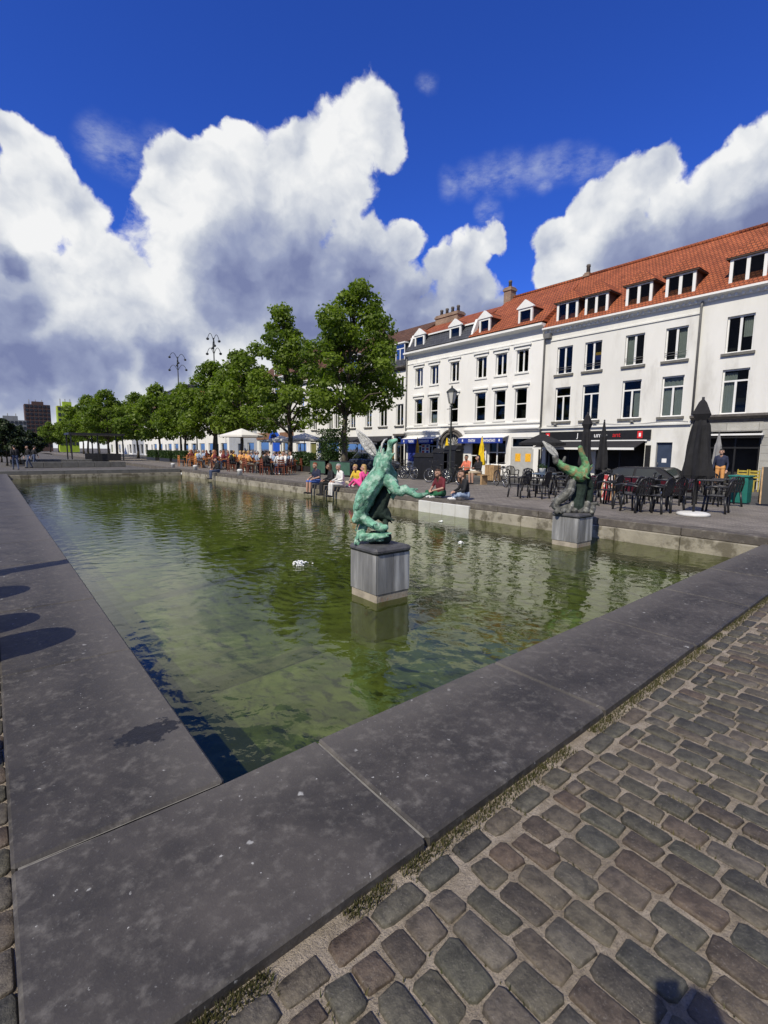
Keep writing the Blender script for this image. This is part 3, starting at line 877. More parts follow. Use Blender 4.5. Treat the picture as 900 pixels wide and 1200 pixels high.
def gable_roof(root, Y0, Y1, ze, zr, xr, m, X=FX, over=0.28, back=9.0):
    mb = MB(); mb.prism([(X - over, ze), (xr, zr), (X + back + .2, ze)], Y0, Y1, 'y')
    r_ = mb.build('roof', m, root)
    rd = MB(); rd.tube([(xr, Y0, zr + .02), (xr, Y1, zr + .02)], 0.1, 6)
    rd.build('ridge_tiles', m, r_)
    return r_


def hip_dormer(root, a, b_, c, d, X, roofm, apex=0.72):
    """boxed dormer with a twin window under a little hipped roof"""
    mb = MB(); frame_bars(mb, X, a, b_, c, d, 0.13, 0.08, [((a + b_) / 2 - .07, (a + b_) / 2 + .07, c + .13, d - .13)])
    o = mb.build('dormer', M_TRIM, root); cy = (a + b_) / 2
    for p in ((a + .13, cy - .07), (cy + .07, b_ - .13)): MB().box(X + .03, p[0] - .003, c + .127, X + .04, p[1] + .003, d - .127).build('pane', M_GLASS, o)
    ck = MB(); ck.box(X + .082, a + .02, c - .3, X + 3.0, a + .08, d - .01); ck.box(X + .082, b_ - .08, c - .3, X + 3.0, b_ - .02, d - .01)
    ck.box(X + .5, a + .08, c - .2, X + .56, b_ - .08, d - .02)
    ck.build('cheek', M_CHEEK, o)
    rb = MB(); e = .16; x0, x1 = X - .12, X + 3.2; zd = d + .003
    rb.add([(x0, a - e, zd), (x0, b_ + e, zd), (x1, b_ + e, zd), (x1, a - e, zd), (x0 + .55, cy, zd + apex), (x1, cy, zd + apex)],
           [(0, 1, 4), (1, 2, 5, 4), (3, 0, 4, 5), (2, 3, 5), (0, 3, 2, 1)])
    rb.build('dormer_roof', roofm, o)
    MB().box(x0 + .02, a - e + .02, zd - .07, x1 - .3, b_ + e - .02, zd - .004).build('eaves_shade', M_CHEEK, o)  # dark board puts the shade under the overhang into colour
    return o


def gable_dormer(root, a, b_, c, d, X, roofm, apex=0.5):
    """white pedimented dormer"""
    mb = MB(); cy = (a + b_) / 2
    frame_bars(mb, X, a, b_, c, d, 0.13, 0.12)
    mb.prism([(a - .1, d + .001), (b_ + .1, d + .001), (b_ + .1, d + .07), (cy, d + apex), (a - .1, d + .07)], X - .06, X + .12, 'x')
    o = mb.build('dormer', M_TRIM, root)
    MB().box(X + .05, a + .125, c + .125, X + .06, b_ - .125, d - .125).build('pane', M_GLASS, o)
    ck = MB(); ck.box(X + .122, a + .03, c - .3, X + 2.2, a + .1, d); ck.box(X + .122, b_ - .1, c - .3, X + 2.2, b_ - .03, d); ck.box(X + .5, a + .1, c - .2, X + .56, b_ - .1, d - .02)
    ck.build('cheek', M_SLATE, o)
    rb = MB(); rb.prism([(a - .08, d + .004), (b_ + .08, d + .004), (cy, d + apex - .03)], X + .121, X + 2.6, 'x'); rb.build('dormer_roof', roofm, o)
    return o


def cornice(root, Y0, Y1, z, X=FX, proj_=0.35, h=0.34, m=None, dent=False, name='cornice'):
    mb = MB(); mb.prism([(X + .01, z - h), (X - .05, z - h), (X - .08, z - h * .62), (X - proj_ * .7, z - h * .4), (X - proj_, z - h * .3), (X - proj_, z), (X + .01, z)], Y0, Y1, 'y')
    o = mb.build(name, m or M_TRIM, root)
    if dent:
        db = MB(); y = Y0 + .15
        while y < Y1 - .15: db.box(X - .16, y, z - h + .02, X - .004, y + .09, z - h * .5); y += .26
        db.build('dentils', m or M_TRIM, o)['kind'] = 'stuff'
    return o


def pipe(root, pts, r=0.055, name='downpipe'):
    mb = MB(); mb.tube(pts, r, 8)
    return mb.build(name, M_PIPE, root)


def lettering(root_or_part, me, loc, m, name='lettering', flip=False):
    me.materials.clear(); me.materials.append(m)
    o = link(name, me, root_or_part)
    base = ROOT.get(root_or_part.name, (0, 0, 0))
    o.location = (loc[0] - base[0], loc[1] - base[1], loc[2] - base[2])
    # text in XY, facing +Z  ->  facing -X, reading towards -Y
    o.rotation_euler = Matrix(((0, 0, -1), (-1, 0, 0), (0, 1, 0))).to_euler()
    return o


TX = text_meshes([('J', 0.36), ('unt e', 0.36), ('ant', 0.34), ('L', 0.3), ('I', 0.3), ('T', 0.3)])


def shop_awning(root, X, a, b_, zt, zf, out, m, name='awning', edge=None):
    mb = MB(); mb.prism([(X, zt), (X - out, zf), (X - out, zf + .04), (X, zt + .05)], a, b_, 'y'); o = mb.build(name, m, root)
    if edge: MB().box(X - out - .03, a, zf - .06, X - out - .002, b_, zf + .05).build('awning_edge', edge, o)
    return o


# ---- house A: stone shopfront, plain render above
A0, A1 = 1.2, 9.27
A = thing('house', (FX, (A0 + A1) / 2, 0.05), 'grey-white house with black open shopfront between banded stone pilasters', 'house')
aw = [(7.15, 8.18), (3.9, 4.93)]
ops = [(a, b_, z0, z1) for (a, b_) in aw for (z0, z1) in ((3.38, 5.34), (6.04, 7.62))] + [(6.5, 9.0, 0.05, 2.6), (2.3, 5.4, 0.05, 2.6)]
body(A, A0, A1, 8.6, ops, M_CREAM)
for (a, b_) in aw:
    window(A, FX, a, b_, 3.38, 5.34, 'casement', curtain=[(a + .5, b_ - .05, 3.45, 5.2)])
    window(A, FX, a, b_, 6.04, 7.62, 'twin', curtain=[(a + .06, a + .42, 6.7, 7.5)])
for (a, b_) in ((5.45, 6.45), (9.02, 9.24), (1.25, 2.25)): MB().box(FX - .1, a, 0.06, FX - .003, b_, 2.98).build('pilaster', M_STONE, A)
MB().box(FX - .07, 2.26, 2.62, FX - .004, 5.44, 3.0).build('fascia', M_STONE, A); MB().box(FX - .07, 6.46, 2.62, FX - .004, 9.01, 3.0).build('fascia', M_STONE, A)
cornice(A, A0, A1, 3.36, FX, 0.3, 0.34, M_DSTONE, name='shop_cornice')
for (a, b_) in ((6.52, 8.98), (2.32, 5.38)):
    o = MB().box(FX - .35, a - .15, 2.42, FX - .072, b_ + .05, 2.5).build('awning_cassette', M_TRIM, A)
    fb = MB(); frame_bars(fb, FX + .1, a, b_, .08, 2.38, .07, .06, [(a + .9, a + .97, .15, 2.3)], [(1.85, 1.92)]); fb.build('shopfront_frame', M_BLACK, A)
for ch, z, k in (('L', 2.05, 3), ('I', 1.72, 4), ('T', 1.4, 5)):
    lettering(A, TX[k], (FX - .112, 5.95, z), M_LETGREY)
cornice(A, A0, A1, 8.74, FX, 0.35, 0.3, M_TRIM, True)
gable_roof(A, A0, A1, 8.75, 12.55, 30.0, M_TILE)
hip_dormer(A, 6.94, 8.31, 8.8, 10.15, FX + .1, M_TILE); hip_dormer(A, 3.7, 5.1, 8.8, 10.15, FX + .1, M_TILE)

# ---- house B: four bays, black cafe front
B0, Bq1 = 9.27, 17.43
B = thing('house', (FX, (B0 + Bq1) / 2, 0.05), 'off-white four-bay house with red roof over a black cafe awning', 'house')
bw = [(15.6, 16.56), (13.9, 14.87), (11.7, 12.66), (9.73, 10.72)]
ops = [(a, b_, z0, z1) for (a, b_) in bw for (z0, z1) in ((3.38, 5.31), (6.04, 7.58))] + [(10.02, 10.76, 0.05, 2.14), (11.3, 13.9, 0.05, 2.2), (14.15, 17.0, 0.05, 2.2)]
body(B, B0, Bq1, 8.6, ops, M_CREAM)
for i, (a, b_) in enumerate(bw):
    cu = [None, None, [(a + .06, a + .4, 3.5, 4.8)], [(a + .06, a + .44, 3.45, 4.75), (b_ - .44, b_ - .06, 3.45, 4.75), (a + .06, b_ - .06, 4.85, 5.25)]][i]
    window(B, FX, a, b_, 3.38, 5.31, 'casement', curtain=cu)
    w2 = window(B, FX, a, b_, 6.04, 7.58, 'twin', curtain=[None, None, [(b_ - .45, b_ - .06, 6.1, 7.5)], [(a + .06, a + .44, 6.1, 7.5)]][i])
    rl = MB()
    for z in (6.3, 6.42): rl.tube([(FX + .04, a, z), (FX + .04, b_, z)], .012, 5)
    rl.build('guard_rail', M_PIPE, w2)
    if i == 1:
        MB().box(FX + .17, a + .1, 6.85, FX + .176, a + .42, 7.0).build('poster', M_ORANGEP, w2); MB().box(FX + .17, a + .1, 6.6, FX + .176, a + .42, 6.84).build('poster', M_BLUEP, w2)
MB().box(FX - .09, 11.04, 2.3, FX - .003, 17.3, 2.78).build('shop_sign', M_BLACK, B)
for k, (yy, m_) in enumerate(((14.95, M_LETTER), (13.62, M_LETTER), (12.75, M_LETRED))): lettering(B, TX[k], (FX - .1, yy, 2.54), m_)
for yy in (16.85, 11.55): MB().box(FX - .098, yy - .13, 2.36, FX - .091, yy + .13, 2.72).box(FX - .103, yy - .05, 2.44, FX - .099, yy + .05, 2.62, 1).build('sign_badge', [M_LETRED, M_LETTER], B)
shop_awning(B, FX - .03, 11.3, 17.1, 2.2, 1.82, 1.15, M_AWN, edge=M_TRIM)
MB().box(FX - .1, 11.2, 2.21, FX - .004, 17.25, 2.28).build('awning_cassette', M_TRIM, B)
fb = MB()
for (a, b_) in ((11.3, 13.9), (14.15, 17.0)): frame_bars(fb, FX + .1, a, b_, .06, 2.18, .07, .06, [((a + b_) / 2 - .04, (a + b_) / 2 + .04, .13, 2.1)])
fb.build('shopfront_frame', M_BLACK, B)
dr = MB().box(FX + .12, 10.04, .06, FX + .17, 10.74, 2.12).build('door', M_BLUED, B)
MB().box(FX + .113, 10.28, 1.15, FX + .119, 10.5, 1.35).build('notice', M_POSTER, dr); MB().tube([(FX + .08, 10.66, 1.0), (FX + .08, 10.66, 1.15)], .015, 6).build('handle', M_PIPE, dr)
mb = MB(); mb.box(FX - .06, 11.0, .5, FX - .004, 11.25, 2.0); mb.build('menu_board', M_BLACK, B)
MB().box(FX - .12, B0, 2.98, FX - .002, Bq1, 3.06).build('string_course', M_CREAM, B)
MB().box(FX - .05, B0, 7.98, FX - .002, Bq1, 8.05).build('moulding', M_CREAM, B)
cornice(B, B0, Bq1, 8.74, FX, 0.35, 0.3, M_TRIM, True)
for k in (16.4, 14.0, 12.0): MB().ell((FX - .14, k, 3.2), (.1, .12, .07), 8, 6).tube([(FX, k, 3.14), (FX - .14, k, 3.18)], .025, 6).build('spotlight', M_PIPE, B)
gable_roof(B, B0, Bq1, 8.75, 12.55, 30.0, M_TILE)
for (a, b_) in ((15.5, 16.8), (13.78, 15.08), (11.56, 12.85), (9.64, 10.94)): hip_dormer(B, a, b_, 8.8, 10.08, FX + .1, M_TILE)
pipe(B, [(FX - .08, 9.2, 8.5), (FX - .08, 9.24, 8.3), (FX - .08, 9.24, 3.4)])
pipe(B, [(FX - .3, 17.36, 8.55), (FX - .08, 17.38, 8.1), (FX - .08, 17.38, .1)])
MB().box(FX - .28, 16.95, 8.15, FX - .005, 17.3, 8.42).build('security_camera', M_PIPE, B)
cb = MB(); cb.tube([(FX - .03, 9.4 + k * .4, 3.12 + .05 * math.sin(k * .7)) for k in range(20)], .012, 4); cb.build('wall_cable', M_PIPE, B)

# ---- house C: six bays, blue awnings either side of an arched door
C0, C1 = 17.43, 29.72
C = thing('house', (FX, (C0 + C1) / 2, 0.05), 'bright white six-bay house with arched stone doorway and blue shop awnings', 'house')
cw = [(27.85, 28.68), (26.2, 27.03), (24.18, 25.0), (21.74, 22.62), (20.12, 21.0), (18.51, 19.38)]
dz0 = .05
ops = [(a, b_, z0, z1) for (a, b_) in cw for (z0, z1) in ((3.64, 5.52), (6.47, 7.83))]
ops += [(26.2, 29.45, .75, 2.4), (23.75, 25.5, .05, 2.85), (21.9, 22.85, .3, 2.35), (19.95, 21.35, .75, 2.35), (17.84, 19.51, .05, 2.5)]
body(C, C0, C1, 9.0, ops, M_WHITE)
for i, (a, b_) in enumerate(cw):
    window(C, FX, a, b_, 3.64, 5.52, 'sash', sill=False, hood=True, rec=.15, frame=M_FRAME, curtain=[(a + .1, b_ - .1, 3.7, 4.3)] if i == 1 else None)
    window(C, FX, a, b_, 6.47, 7.83, 'twin', sill=False, hood=True, rec=.15, frame=M_FRAME)
    MB().box(FX - .06, a - .08, 3.53, FX + .1, b_ + .08, 3.638).build('ledge', M_TRIM, C); MB().box(FX - .06, a - .08, 6.37, FX + .1, b_ + .08, 6.468).build('ledge', M_TRIM, C)
MB().box(FX - .1, C0, 3.36, FX - .003, C1, 3.44).build('string_course', M_TRIM, C)
mb = MB(); mb.prism([(FX - .003, 2.86), (FX - .1, 2.9), (FX - .22, 3.02), (FX - .22, 3.1), (FX - .003, 3.16)], C0, 23.4, 'y'); mb.prism([(FX - .003, 2.86), (FX - .1, 2.9), (FX - .22, 3.02), (FX - .22, 3.1), (FX - .003, 3.16)], 25.85, C1, 'y')
mb.build('shop_cornice', M_TRIM, C)
MB().box(FX - .04, C0, 8.2, FX - .003, C1, 8.27).build('moulding', M_TRIM, C)
cornice(C, C0, C1, 9.08, FX, 0.4, 0.42, M_TRIM)
# arch: stone ring, keystone, fanlight, leaf
ar = MB(); cyA, zA = 24.62, 2.0
for i in range(13):
    t0, t1 = math.pi * i / 13, math.pi * (i + 1) / 13
    for (r0, r1, xo) in ((0.88, 1.1, .12), (1.11, 1.22, .2)):
        P = [(cyA + rr_ * math.cos(t), zA + rr_ * math.sin(t) * .95) for rr_, t in ((r0, t0), (r1, t0), (r1, t1), (r0, t1))]
        ar.prism(P, FX - xo, FX - .003, 'x')
for sgn in (-1, 1): ar.box(FX - .1, cyA + sgn * .99 - .1, .06, FX - .004, cyA + sgn * .99 + .1, 2.0)
ar.obox((FX - .15, cyA, 3.12), (.25, .3, .3))
arch = ar.build('arch_surround', M_DSTONE, C)
fan = MB(); fan.box(FX + .12, 23.76, 2.02, FX + .16, 25.49, 2.84); fan.build('fanlight', M_DARKF, C)
fl = MB()
for i in range(1, 8):
    t = math.pi * i / 8; fl.tube([(FX + .1, cyA, 2.04), (FX + .1, cyA + .8 * math.cos(t), 2.04 + .75 * math.sin(t))], .018, 5)
fl.build('fanlight_tracery', M_FRAME, fan and C)
MB().box(FX + .1, 23.76, .06, FX + .16, 24.62, 1.98).build('door', M_GREYD, C); MB().box(FX + .4, 24.63, .06, FX + .45, 25.49, 1.98).build('shaded_door_leaf', M_DARKF, C)  # second leaf painted dark to stand in for its shadow
# shopfronts
for (a, b_, c, d) in ((26.2, 29.45, .75, 2.4), (19.95, 21.35, .75, 2.35), (21.9, 22.85, .3, 2.35)):
    n = 3 if b_ - a > 2 else 2 if b_ - a > 1.2 else 1
    for k in range(n):
        window(C, FX, a + (b_ - a) * k / n, a + (b_ - a) * (k + 1) / n, c, d, 'casement' if n == 3 else 'sash', sill=False, rec=.06)
MB().box(FX - .1, 26.05, .62, FX + .1, 29.5, .748).box(FX - .1, 19.85, .62, FX + .1, 21.45, .748).build('stall_riser', M_TRIM, C)
MB().box(FX + .01, 28.3, .8, FX + .05, 29.4, 2.3).build('blue_panel', M_BLUEP, C)
for (a, b_, tcx) in ((25.95, 29.5, 27.6), (19.7, 23.5, 21.5)):
    o = shop_awning(C, FX - .02, a, b_, 2.62, 2.46, .6, M_TRIM, 'awning')
    v = MB().box(FX - .66, a, 2.14, FX - .622, b_, 2.5).build('valance', M_BLUE_AWN, o)
    for s2, nl in ((.72, 4), (-.72, 7)):                       # two painted words, too blurred in the photograph to read: letter-high strokes only
        for k in range(nl):
            y0 = tcx + s2 + (nl / 2 - k) * .155; hh = .19
            lt_ = MB().box(FX - .672, y0 - .028, 2.22, FX - .664, y0, 2.22 + hh).box(FX - .672, y0 - .115, 2.22, FX - .664, y0 - .087, 2.22 + hh)
            lt_.box(FX - .6715, y0 - .0865, 2.22 + hh * (.42 if k % 2 else .82), FX - .6645, y0 - .0285, 2.22 + hh * (.42 if k % 2 else .82) + .032)
            lt_.build('letter', M_LETTER, v)
    for s2 in (-1.55, 1.55): MB().box(FX - .672, tcx + s2 - .05, 2.25, FX - .664, tcx + s2 + .05, 2.4).build('emblem', M_LETTER, o)
# banners and panels of printed price lists
for (a, b_, z0, z1, m1) in ((26.75, 27.65, 1.15, 2.1, M_REDP), (21.35, 21.75, 1.0, 2.13, M_BLUEP)):
    pn = MB().box(FX - .2, a, z0, FX - .16, b_, z1).build('price_board', M_POSTER, C)
    n = 2 if b_ - a > .6 else 1
    pm = MB()
    for i in range(4):
        for k in range(n):
            y0 = a + .1 + k * (b_ - a) / n; z = z0 + .1 + i * (z1 - z0 - .1) / 4
            pm.box(FX - .208, y0, z, FX - .201, y0 + (b_ - a) / n - .2, z + .14, (i + k) % 2)
    pm.build('print', [M_REDP, M_BLUEP], pn)
MB().box(FX - .13, 21.8, .12, FX - .01, 22.95, .28).build('step', M_SILL, C)
gt = MB().box(FX + .05, 17.86, .06, FX + .1, 19.49, 1.86).build('gate', M_GREYD, C)
fb = MB(); frame_bars(fb, FX + .04, 17.85, 19.5, 1.87, 2.49, .06, .08); tw = fb.build('window', M_FRAME, C)
MB().box(FX + .07, 17.9, 1.92, FX + .08, 19.45, 2.44).build('pane', M_GLASS, tw)
for yy in (19.0, 18.25): MB().box(FX + .04, yy - .2, 1.0, FX + .046, yy + .2, 1.5).build('poster', M_ORANGEP, gt)
# roof: slate mansard on one half, pantiles on the other, parapets between
MB().prism([(FX - .2, 9.2), (FX + .55, 10.25), (FX + 8.6, 10.25), (FX + 9.2, 9.2)], 23.2, C1 - .02, 'y').build('mansard', M_SLATE, C)
MB().prism([(FX + .42, 10.28), (FX + 3.6, 12.0), (FX + 8.8, 10.28)], 23.2, C1 - .02, 'y').build('roof', M_TILEO, C)
MB().box(FX + .36, 23.2, 10.2, FX + .54, C1 - .02, 10.3).build('mansard_gutter', M_TRIM, C)
gable_roof(C, C0 + .01, 23.18, 9.2, 12.5, 30.0, M_TILEO)
for yy in (23.05, 29.45): MB().prism([(FX - .1, 9.2), (FX + .5, 10.5), (FX + .75, 10.5), (FX + .3, 9.2)], yy, yy + .2, 'y').build('parapet', M_TRIM, C)
for (a, b_) in ((27.8, 28.85), (24.15, 25.2), (21.6, 22.5), (18.4, 19.4)): gable_dormer(C, a, b_, 9.1, 10.25, FX + .02, M_TILEO)


def chimney(root, x, y, z0, z1, sx, sy, pots):
    mb = MB(); mb.box(x - sx / 2, y - sy / 2, z0, x + sx / 2, y + sy / 2, z1); mb.box(x - sx / 2 - .06, y - sy / 2 - .06, z1 - .25, x + sx / 2 + .06, y + sy / 2 + .06, z1 - .1)
    o = mb.build('chimney', M_CHIM, root)
    for k in range(pots):
        MB().lathe([(.13, 0), (.11, .35), (.14, .38), (.12, .5)], (x, y - sy / 2 + sy * (k + .5) / pots, z1), 8).build('chimney_pot', M_DSTONE, o)


chimney(C, 29.9, 23.1, 11.5, 13.2, .6, .6, 1)
chimney(C, 29.3, 28.4, 10.6, 12.35, .8, 2.4, 4)
chimney(B, 30.1, 17.3, 12.0, 12.75, .4, .3, 1)
pipe(C, [(FX - .08, C1 - .1, 8.8), (FX - .08, C1 - .1, .1)])

# ---- house D and the row behind the trees


def row_house(Y0, Y1, ze, cols, floors, wm, label, roof, zr, ground, mans=False, dorm=(), style='twin', X=FX, far_=False):
    h = thing('house', (X, (Y0 + Y1) / 2, 0.05), label, 'house')
    ops = [(a, b_, z0, z1) for (a, b_) in cols for (z0, z1) in floors] + [g_[:4] for g_ in ground]
    body(h, Y0, Y1, ze - .15, ops, wm, X)
    for (a, b_) in cols:
        for (z0, z1) in floors: window(h, X, a, b_, z0, z1, style, sill=not far_, simple=far_)
    for g_ in ground:
        a, b_, z0, z1, kind, m_ = g_
        if kind == 'door':
            MB().box(X + .12, a + .02, z0, X + .17, b_ - .02, z1 - .02).build('door', m_, h)
        else:
            window(h, X, a, b_, z0, z1, 'casement' if b_ - a < 2 else 'plain', sill=False, frame=m_)
    cornice(h, Y0, Y1, ze, X, .35, .34, M_TRIM if not mans else M_DSTONE)
    if mans:
        MB().prism([(X - .15, ze), (X + .35, ze + 1.9), (X + 8.6, ze + 1.9), (X + 9.2, ze)], Y0 + .01, Y1 - .01, 'y').build('mansard', M_SLATE, h)
        MB().prism([(X + .2, ze + 1.92), (X + 3.8, zr), (X + 8.8, ze + 1.92)], Y0 + .01, Y1 - .01, 'y').build('roof', roof, h)
    else:
        gable_roof(h, Y0 + .01, Y1 - .01, ze + .01, zr, X + 4.2, roof, X)
    for (a, b_) in dorm:
        if mans:
            o = window(h, X - .02, a, b_, ze + .3, ze + 1.75, 'casement', sill=False, rec=0.0)
            MB().box(X + .063, a + .02, ze + .2, X + 1.2, b_ - .02, ze + 1.73).build('dormer_body', M_SLATE, o)
            MB().box(X - .1, a - .1, ze + 1.76, X + 1.3, b_ + .1, ze + 1.86).build('dormer_roof', M_TRIM, o)
        else: hip_dormer(h, a, b_, ze + .1, ze + 1.2, X + .35, roof)
    return h


F2 = ((3.6, 5.3), (6.08, 7.36))
Dh = row_house(29.72, 38.6, 8.2, [(30.03, 30.94), (32.1, 33.1), (34.2, 35.1), (36.6, 37.5)], F2, M_WHITE, 'white house with grey slate mansard and tall glazed green-grey door', M_BROWNT, 12.3,
               [(29.9, 30.95, .05, 2.76, 'win', M_DARKF), (31.5, 34.6, .05, 2.4, 'win', M_BLACK), (35.2, 38.2, .05, 2.4, 'win', M_BLACK)], True, [(29.95, 31.05), (33.2, 34.3), (36.3, 37.4)])
MB().box(FX - .18, 29.75, 2.8, FX - .004, 31.1, 2.95).build('door_hood', M_DSTONE, Dh)
shop_awning(Dh, FX - .02, 31.4, 34.8, 2.75, 2.3, 1.3, M_AWN); shop_awning(Dh, FX - .02, 35.1, 38.3, 2.75, 2.3, 1.3, M_AWN)
chimney(Dh, 29.4, 37.6, 11.2, 13.0, .7, .9, 2)
Eh = row_house(38.6, 48.0, 8.6, [(39.2, 40.1), (40.35, 41.25), (43.3, 44.2), (45.8, 46.7)], F2, M_WHITE, 'white house with black shop awning and olive green panel door', M_BROWNT, 12.4,
               [(39.3, 42.6, .05, 2.4, 'win', M_BLACK), (43.4, 44.6, .05, 2.3, 'door', mat('olive_panel', (0.16, 0.16, 0.05), 0.7)), (45.4, 47.6, .3, 2.3, 'win', M_FRAME)], False, [(40, 41.2), (44.6, 45.8)])
shop_awning(Eh, FX - .02, 39.2, 42.8, 2.75, 2.35, 1.0, M_AWN)
Fh = row_house(48.0, 57.5, 9.6, [(48.6, 50.4), (51.9, 52.7), (53.6, 54.4), (55.5, 56.6)], ((4.2, 6.6), (7.1, 8.7)), M_CREAM, 'cream house with brown timber shop fascia and bright blue arched doorway', M_BROWNT, 13.2,
               [(48.6, 50.6, .05, 2.6, 'win', M_DARKF), (51.4, 53.4, .05, 3.2, 'door', mat('bright_blue_paint', (0.02, 0.09, 0.5), 0.5)), (54.2, 56.8, .05, 2.6, 'win', M_FRAME)], False, [(52, 53.2)], style='sash')
mat('brown_timber', (0.22, 0.12, 0.075), 0.7)
for (a, b_) in ((48.1, 51.2), (53.6, 57.4)): MB().box(FX - .12, a, 2.75, FX - .004, b_, 3.5).build('timber_fascia', MATS['brown_timber'], Fh)
fb = MB()
for i in range(12):
    t0, t1 = math.pi * i / 12, math.pi * (i + 1) / 12
    fb.prism([(52.4 + r_ * math.cos(t), 2.4 + r_ * math.sin(t)) for r_, t in ((1.0, t0), (1.35, t0), (1.35, t1), (1.0, t1))], FX - .25, FX - .124, 'x')
fb.build('arch_surround', MATS['bright_blue_paint'], Fh)
row_house(57.5, 66.5, 7.2, [(58.3, 59.2), (61.2, 62.1), (64.2, 65.1)], ((3.6, 5.3),), M_GREYW, 'low blue-grey rendered house with plain shopfront', M_BROWNT, 10.4,
          [(58.4, 60.4, .05, 2.4, 'win', M_FRAME), (62.5, 63.5, .05, 2.3, 'door', M_BLUED)], far_=True)
far_lab = ['white three-bay house with shop door behind the plane tree row', 'white house with red tiled roof far down the tree-lined row', 'cream coloured house far down the tree-lined row',
           'tall white house with mansard roof far down the row', 'white house at the far end of the row', 'pale grey house at the far end of the row', 'last white house of the street row', 'white gabled house past the kiosk']
y = 66.5
for k in range(8):
    wd = [9, 8, 9.5, 10, 11, 11, 12, 14][k]
    n = 4; cols = [(y + wd * (i + .5) / n - .5, y + wd * (i + .5) / n + .5) for i in range(n)]
    row_house(y, y + wd, [8.4, 9.2, 8.0, 9.8, 8.6, 9.3, 8.8, 9.5][k], cols, F2, [M_WHITE, M_WHITE, M_CREAM, M_WHITE, M_WHITE, M_GREYW, M_WHITE, M_CREAM][k], far_lab[k], [M_BROWNT, M_TILE, M_BROWNT, M_SLATE][k % 4], [12.3, 12.8, 12, 13.4][k % 4],
              [(y + .8, y + 3.2, .3, 2.4, 'win', M_FRAME), (y + 4, y + 5, .05, 2.3, 'door', M_BLUED), (y + wd - 3.2, y + wd - .8, .3, 2.4, 'win', M_FRAME)], mans=(k == 3), far_=True)
    y += wd
END_ROW = y

# ---- far buildings closing the view


def block(u0, u1, vtop, dist, m, label, floors, cols, cap=None):
    """tower in the distance; width and height from its outline, distance chosen from what it stands behind"""
    d0, d1 = ray(u0, 520), ray(u1, 520)
    a = CAMP + d0 / d0[1] * dist; b_ = CAMP + d1 / d1[1] * dist
    xm = (a[0] + b_[0]) / 2; zt = zat(vtop, xm, dist); wd = b_[0] - a[0]
    h = thing('tower_block', (xm, dist, 0), label, 'building')
    wmb = MB().box(a[0], dist, -.05, b_[0], dist + wd * .8, zt); wmb.build('wall', m, h)
    fh = zt / floors
    for i in range(1, floors):
        for k in range(cols):
            x0 = a[0] + wd * (k + .18) / cols; x1 = a[0] + wd * (k + .82) / cols
            MB().box(x0, dist - .12, i * fh + fh * .25, x1, dist - .01, i * fh + fh * .8).build('window', M_GLASSD, h)
    rf = MB().box(a[0] + wd * .3, dist + 1, zt + .01, b_[0] - wd * .25, dist + wd * .5, zt + fh * .8); rf.build('roof_plant', cap or m, h)
    mb = MB()
    for k in range(3): mb.tube([(a[0] + wd * (.2 + .25 * k), dist + 2, zt), (a[0] + wd * (.2 + .25 * k), dist + 2, zt + fh * 1.3)], .12, 5)
    mb.build('aerial', M_PIPE, h)
    return h


M_GLASSD = mat('far_window', (0.03, 0.035, 0.045), 0.2, 0.2, 0.3)
M_BRICKB = mat('brown_brick', (0.095, 0.06, 0.052), 0.9, 0.15, 0.3)
block(32, 62, 474, 230, M_BRICKB, 'dark brown brick tower block rising over the tree tops', 12, 6)
block(70, 93, 476, 190, mat('lime_cladding', (0.36, 0.5, 0.04), 0.7, 0.35, 0.12, col2=(0.4, 0.1, 0.04), c2s=0.15), 'building with lime green and orange cladding above the trees', 8, 5)
block(-6, 33, 492, 210, mat('grey_concrete', (0.2, 0.21, 0.22), 0.9, 0.15, 0.3), 'long grey flat-roofed building behind the dark trees', 6, 8)

# ------------------------------------------------------------------ figures: capsules fused into one skin
def capset(mb, p0, p1, r0, r1):
    mb.ell(p0, (r0,) * 3, 10, 7); mb.ell(p1, (r1,) * 3, 10, 7)
    if (Vector(p0) - Vector(p1)).length > 1e-4: mb.tube([p0, p1], [r0, r1], 10)


def fuse(capslist, voxel, smooth_it=2):
    objs = []
    for caps in capslist:
        mb = MB()
        for c in caps: capset(mb, c[0], c[1], c[2], c[3])
        o = bpy.data.objects.new('tmp', mb.mesh('tmp', [])); COL.objects.link(o)
        r_ = o.modifiers.new('r', 'REMESH'); r_.mode = 'VOXEL'; r_.voxel_size = voxel if not hasattr(voxel, '__len__') else voxel[len(objs)]
        s1 = o.modifiers.new('s', 'SMOOTH'); s1.iterations = smooth_it; s1.factor = 0.5
        objs.append(o)
    ms = eval_mesh(objs)
    for caps, me in zip(capslist, ms):
        n = len(me.polygons); cen = np.empty(n * 3); me.polygons.foreach_get('center', cen); cen = cen.reshape(-1, 3)
        best = np.full(n, 1e9); zi = np.zeros(n, int)
        for c in caps:
            a, b_ = np.array(c[0], float), np.array(c[1], float); d = b_ - a; L = d @ d
            t = np.clip(((cen - a) @ d) / L, 0, 1) if L > 1e-9 else np.zeros(n)
            dist = np.linalg.norm(cen - (a + t[:, None] * d), axis=1) - (c[2] + t * (c[3] - c[2]))
            k = dist < best - 1e-4; best[k] = dist[k]; zi[k] = c[4] if len(c) > 4 else 0
        me.polygons.foreach_set('material_index', zi.astype(np.int32)); me.polygons.foreach_set('use_smooth', [True] * n)
        me.update()
    return ms


SKIN, HAIR, TOP, BOT, SHOE, EYE = range(6)


def V3(*a): return np.array(a, float)


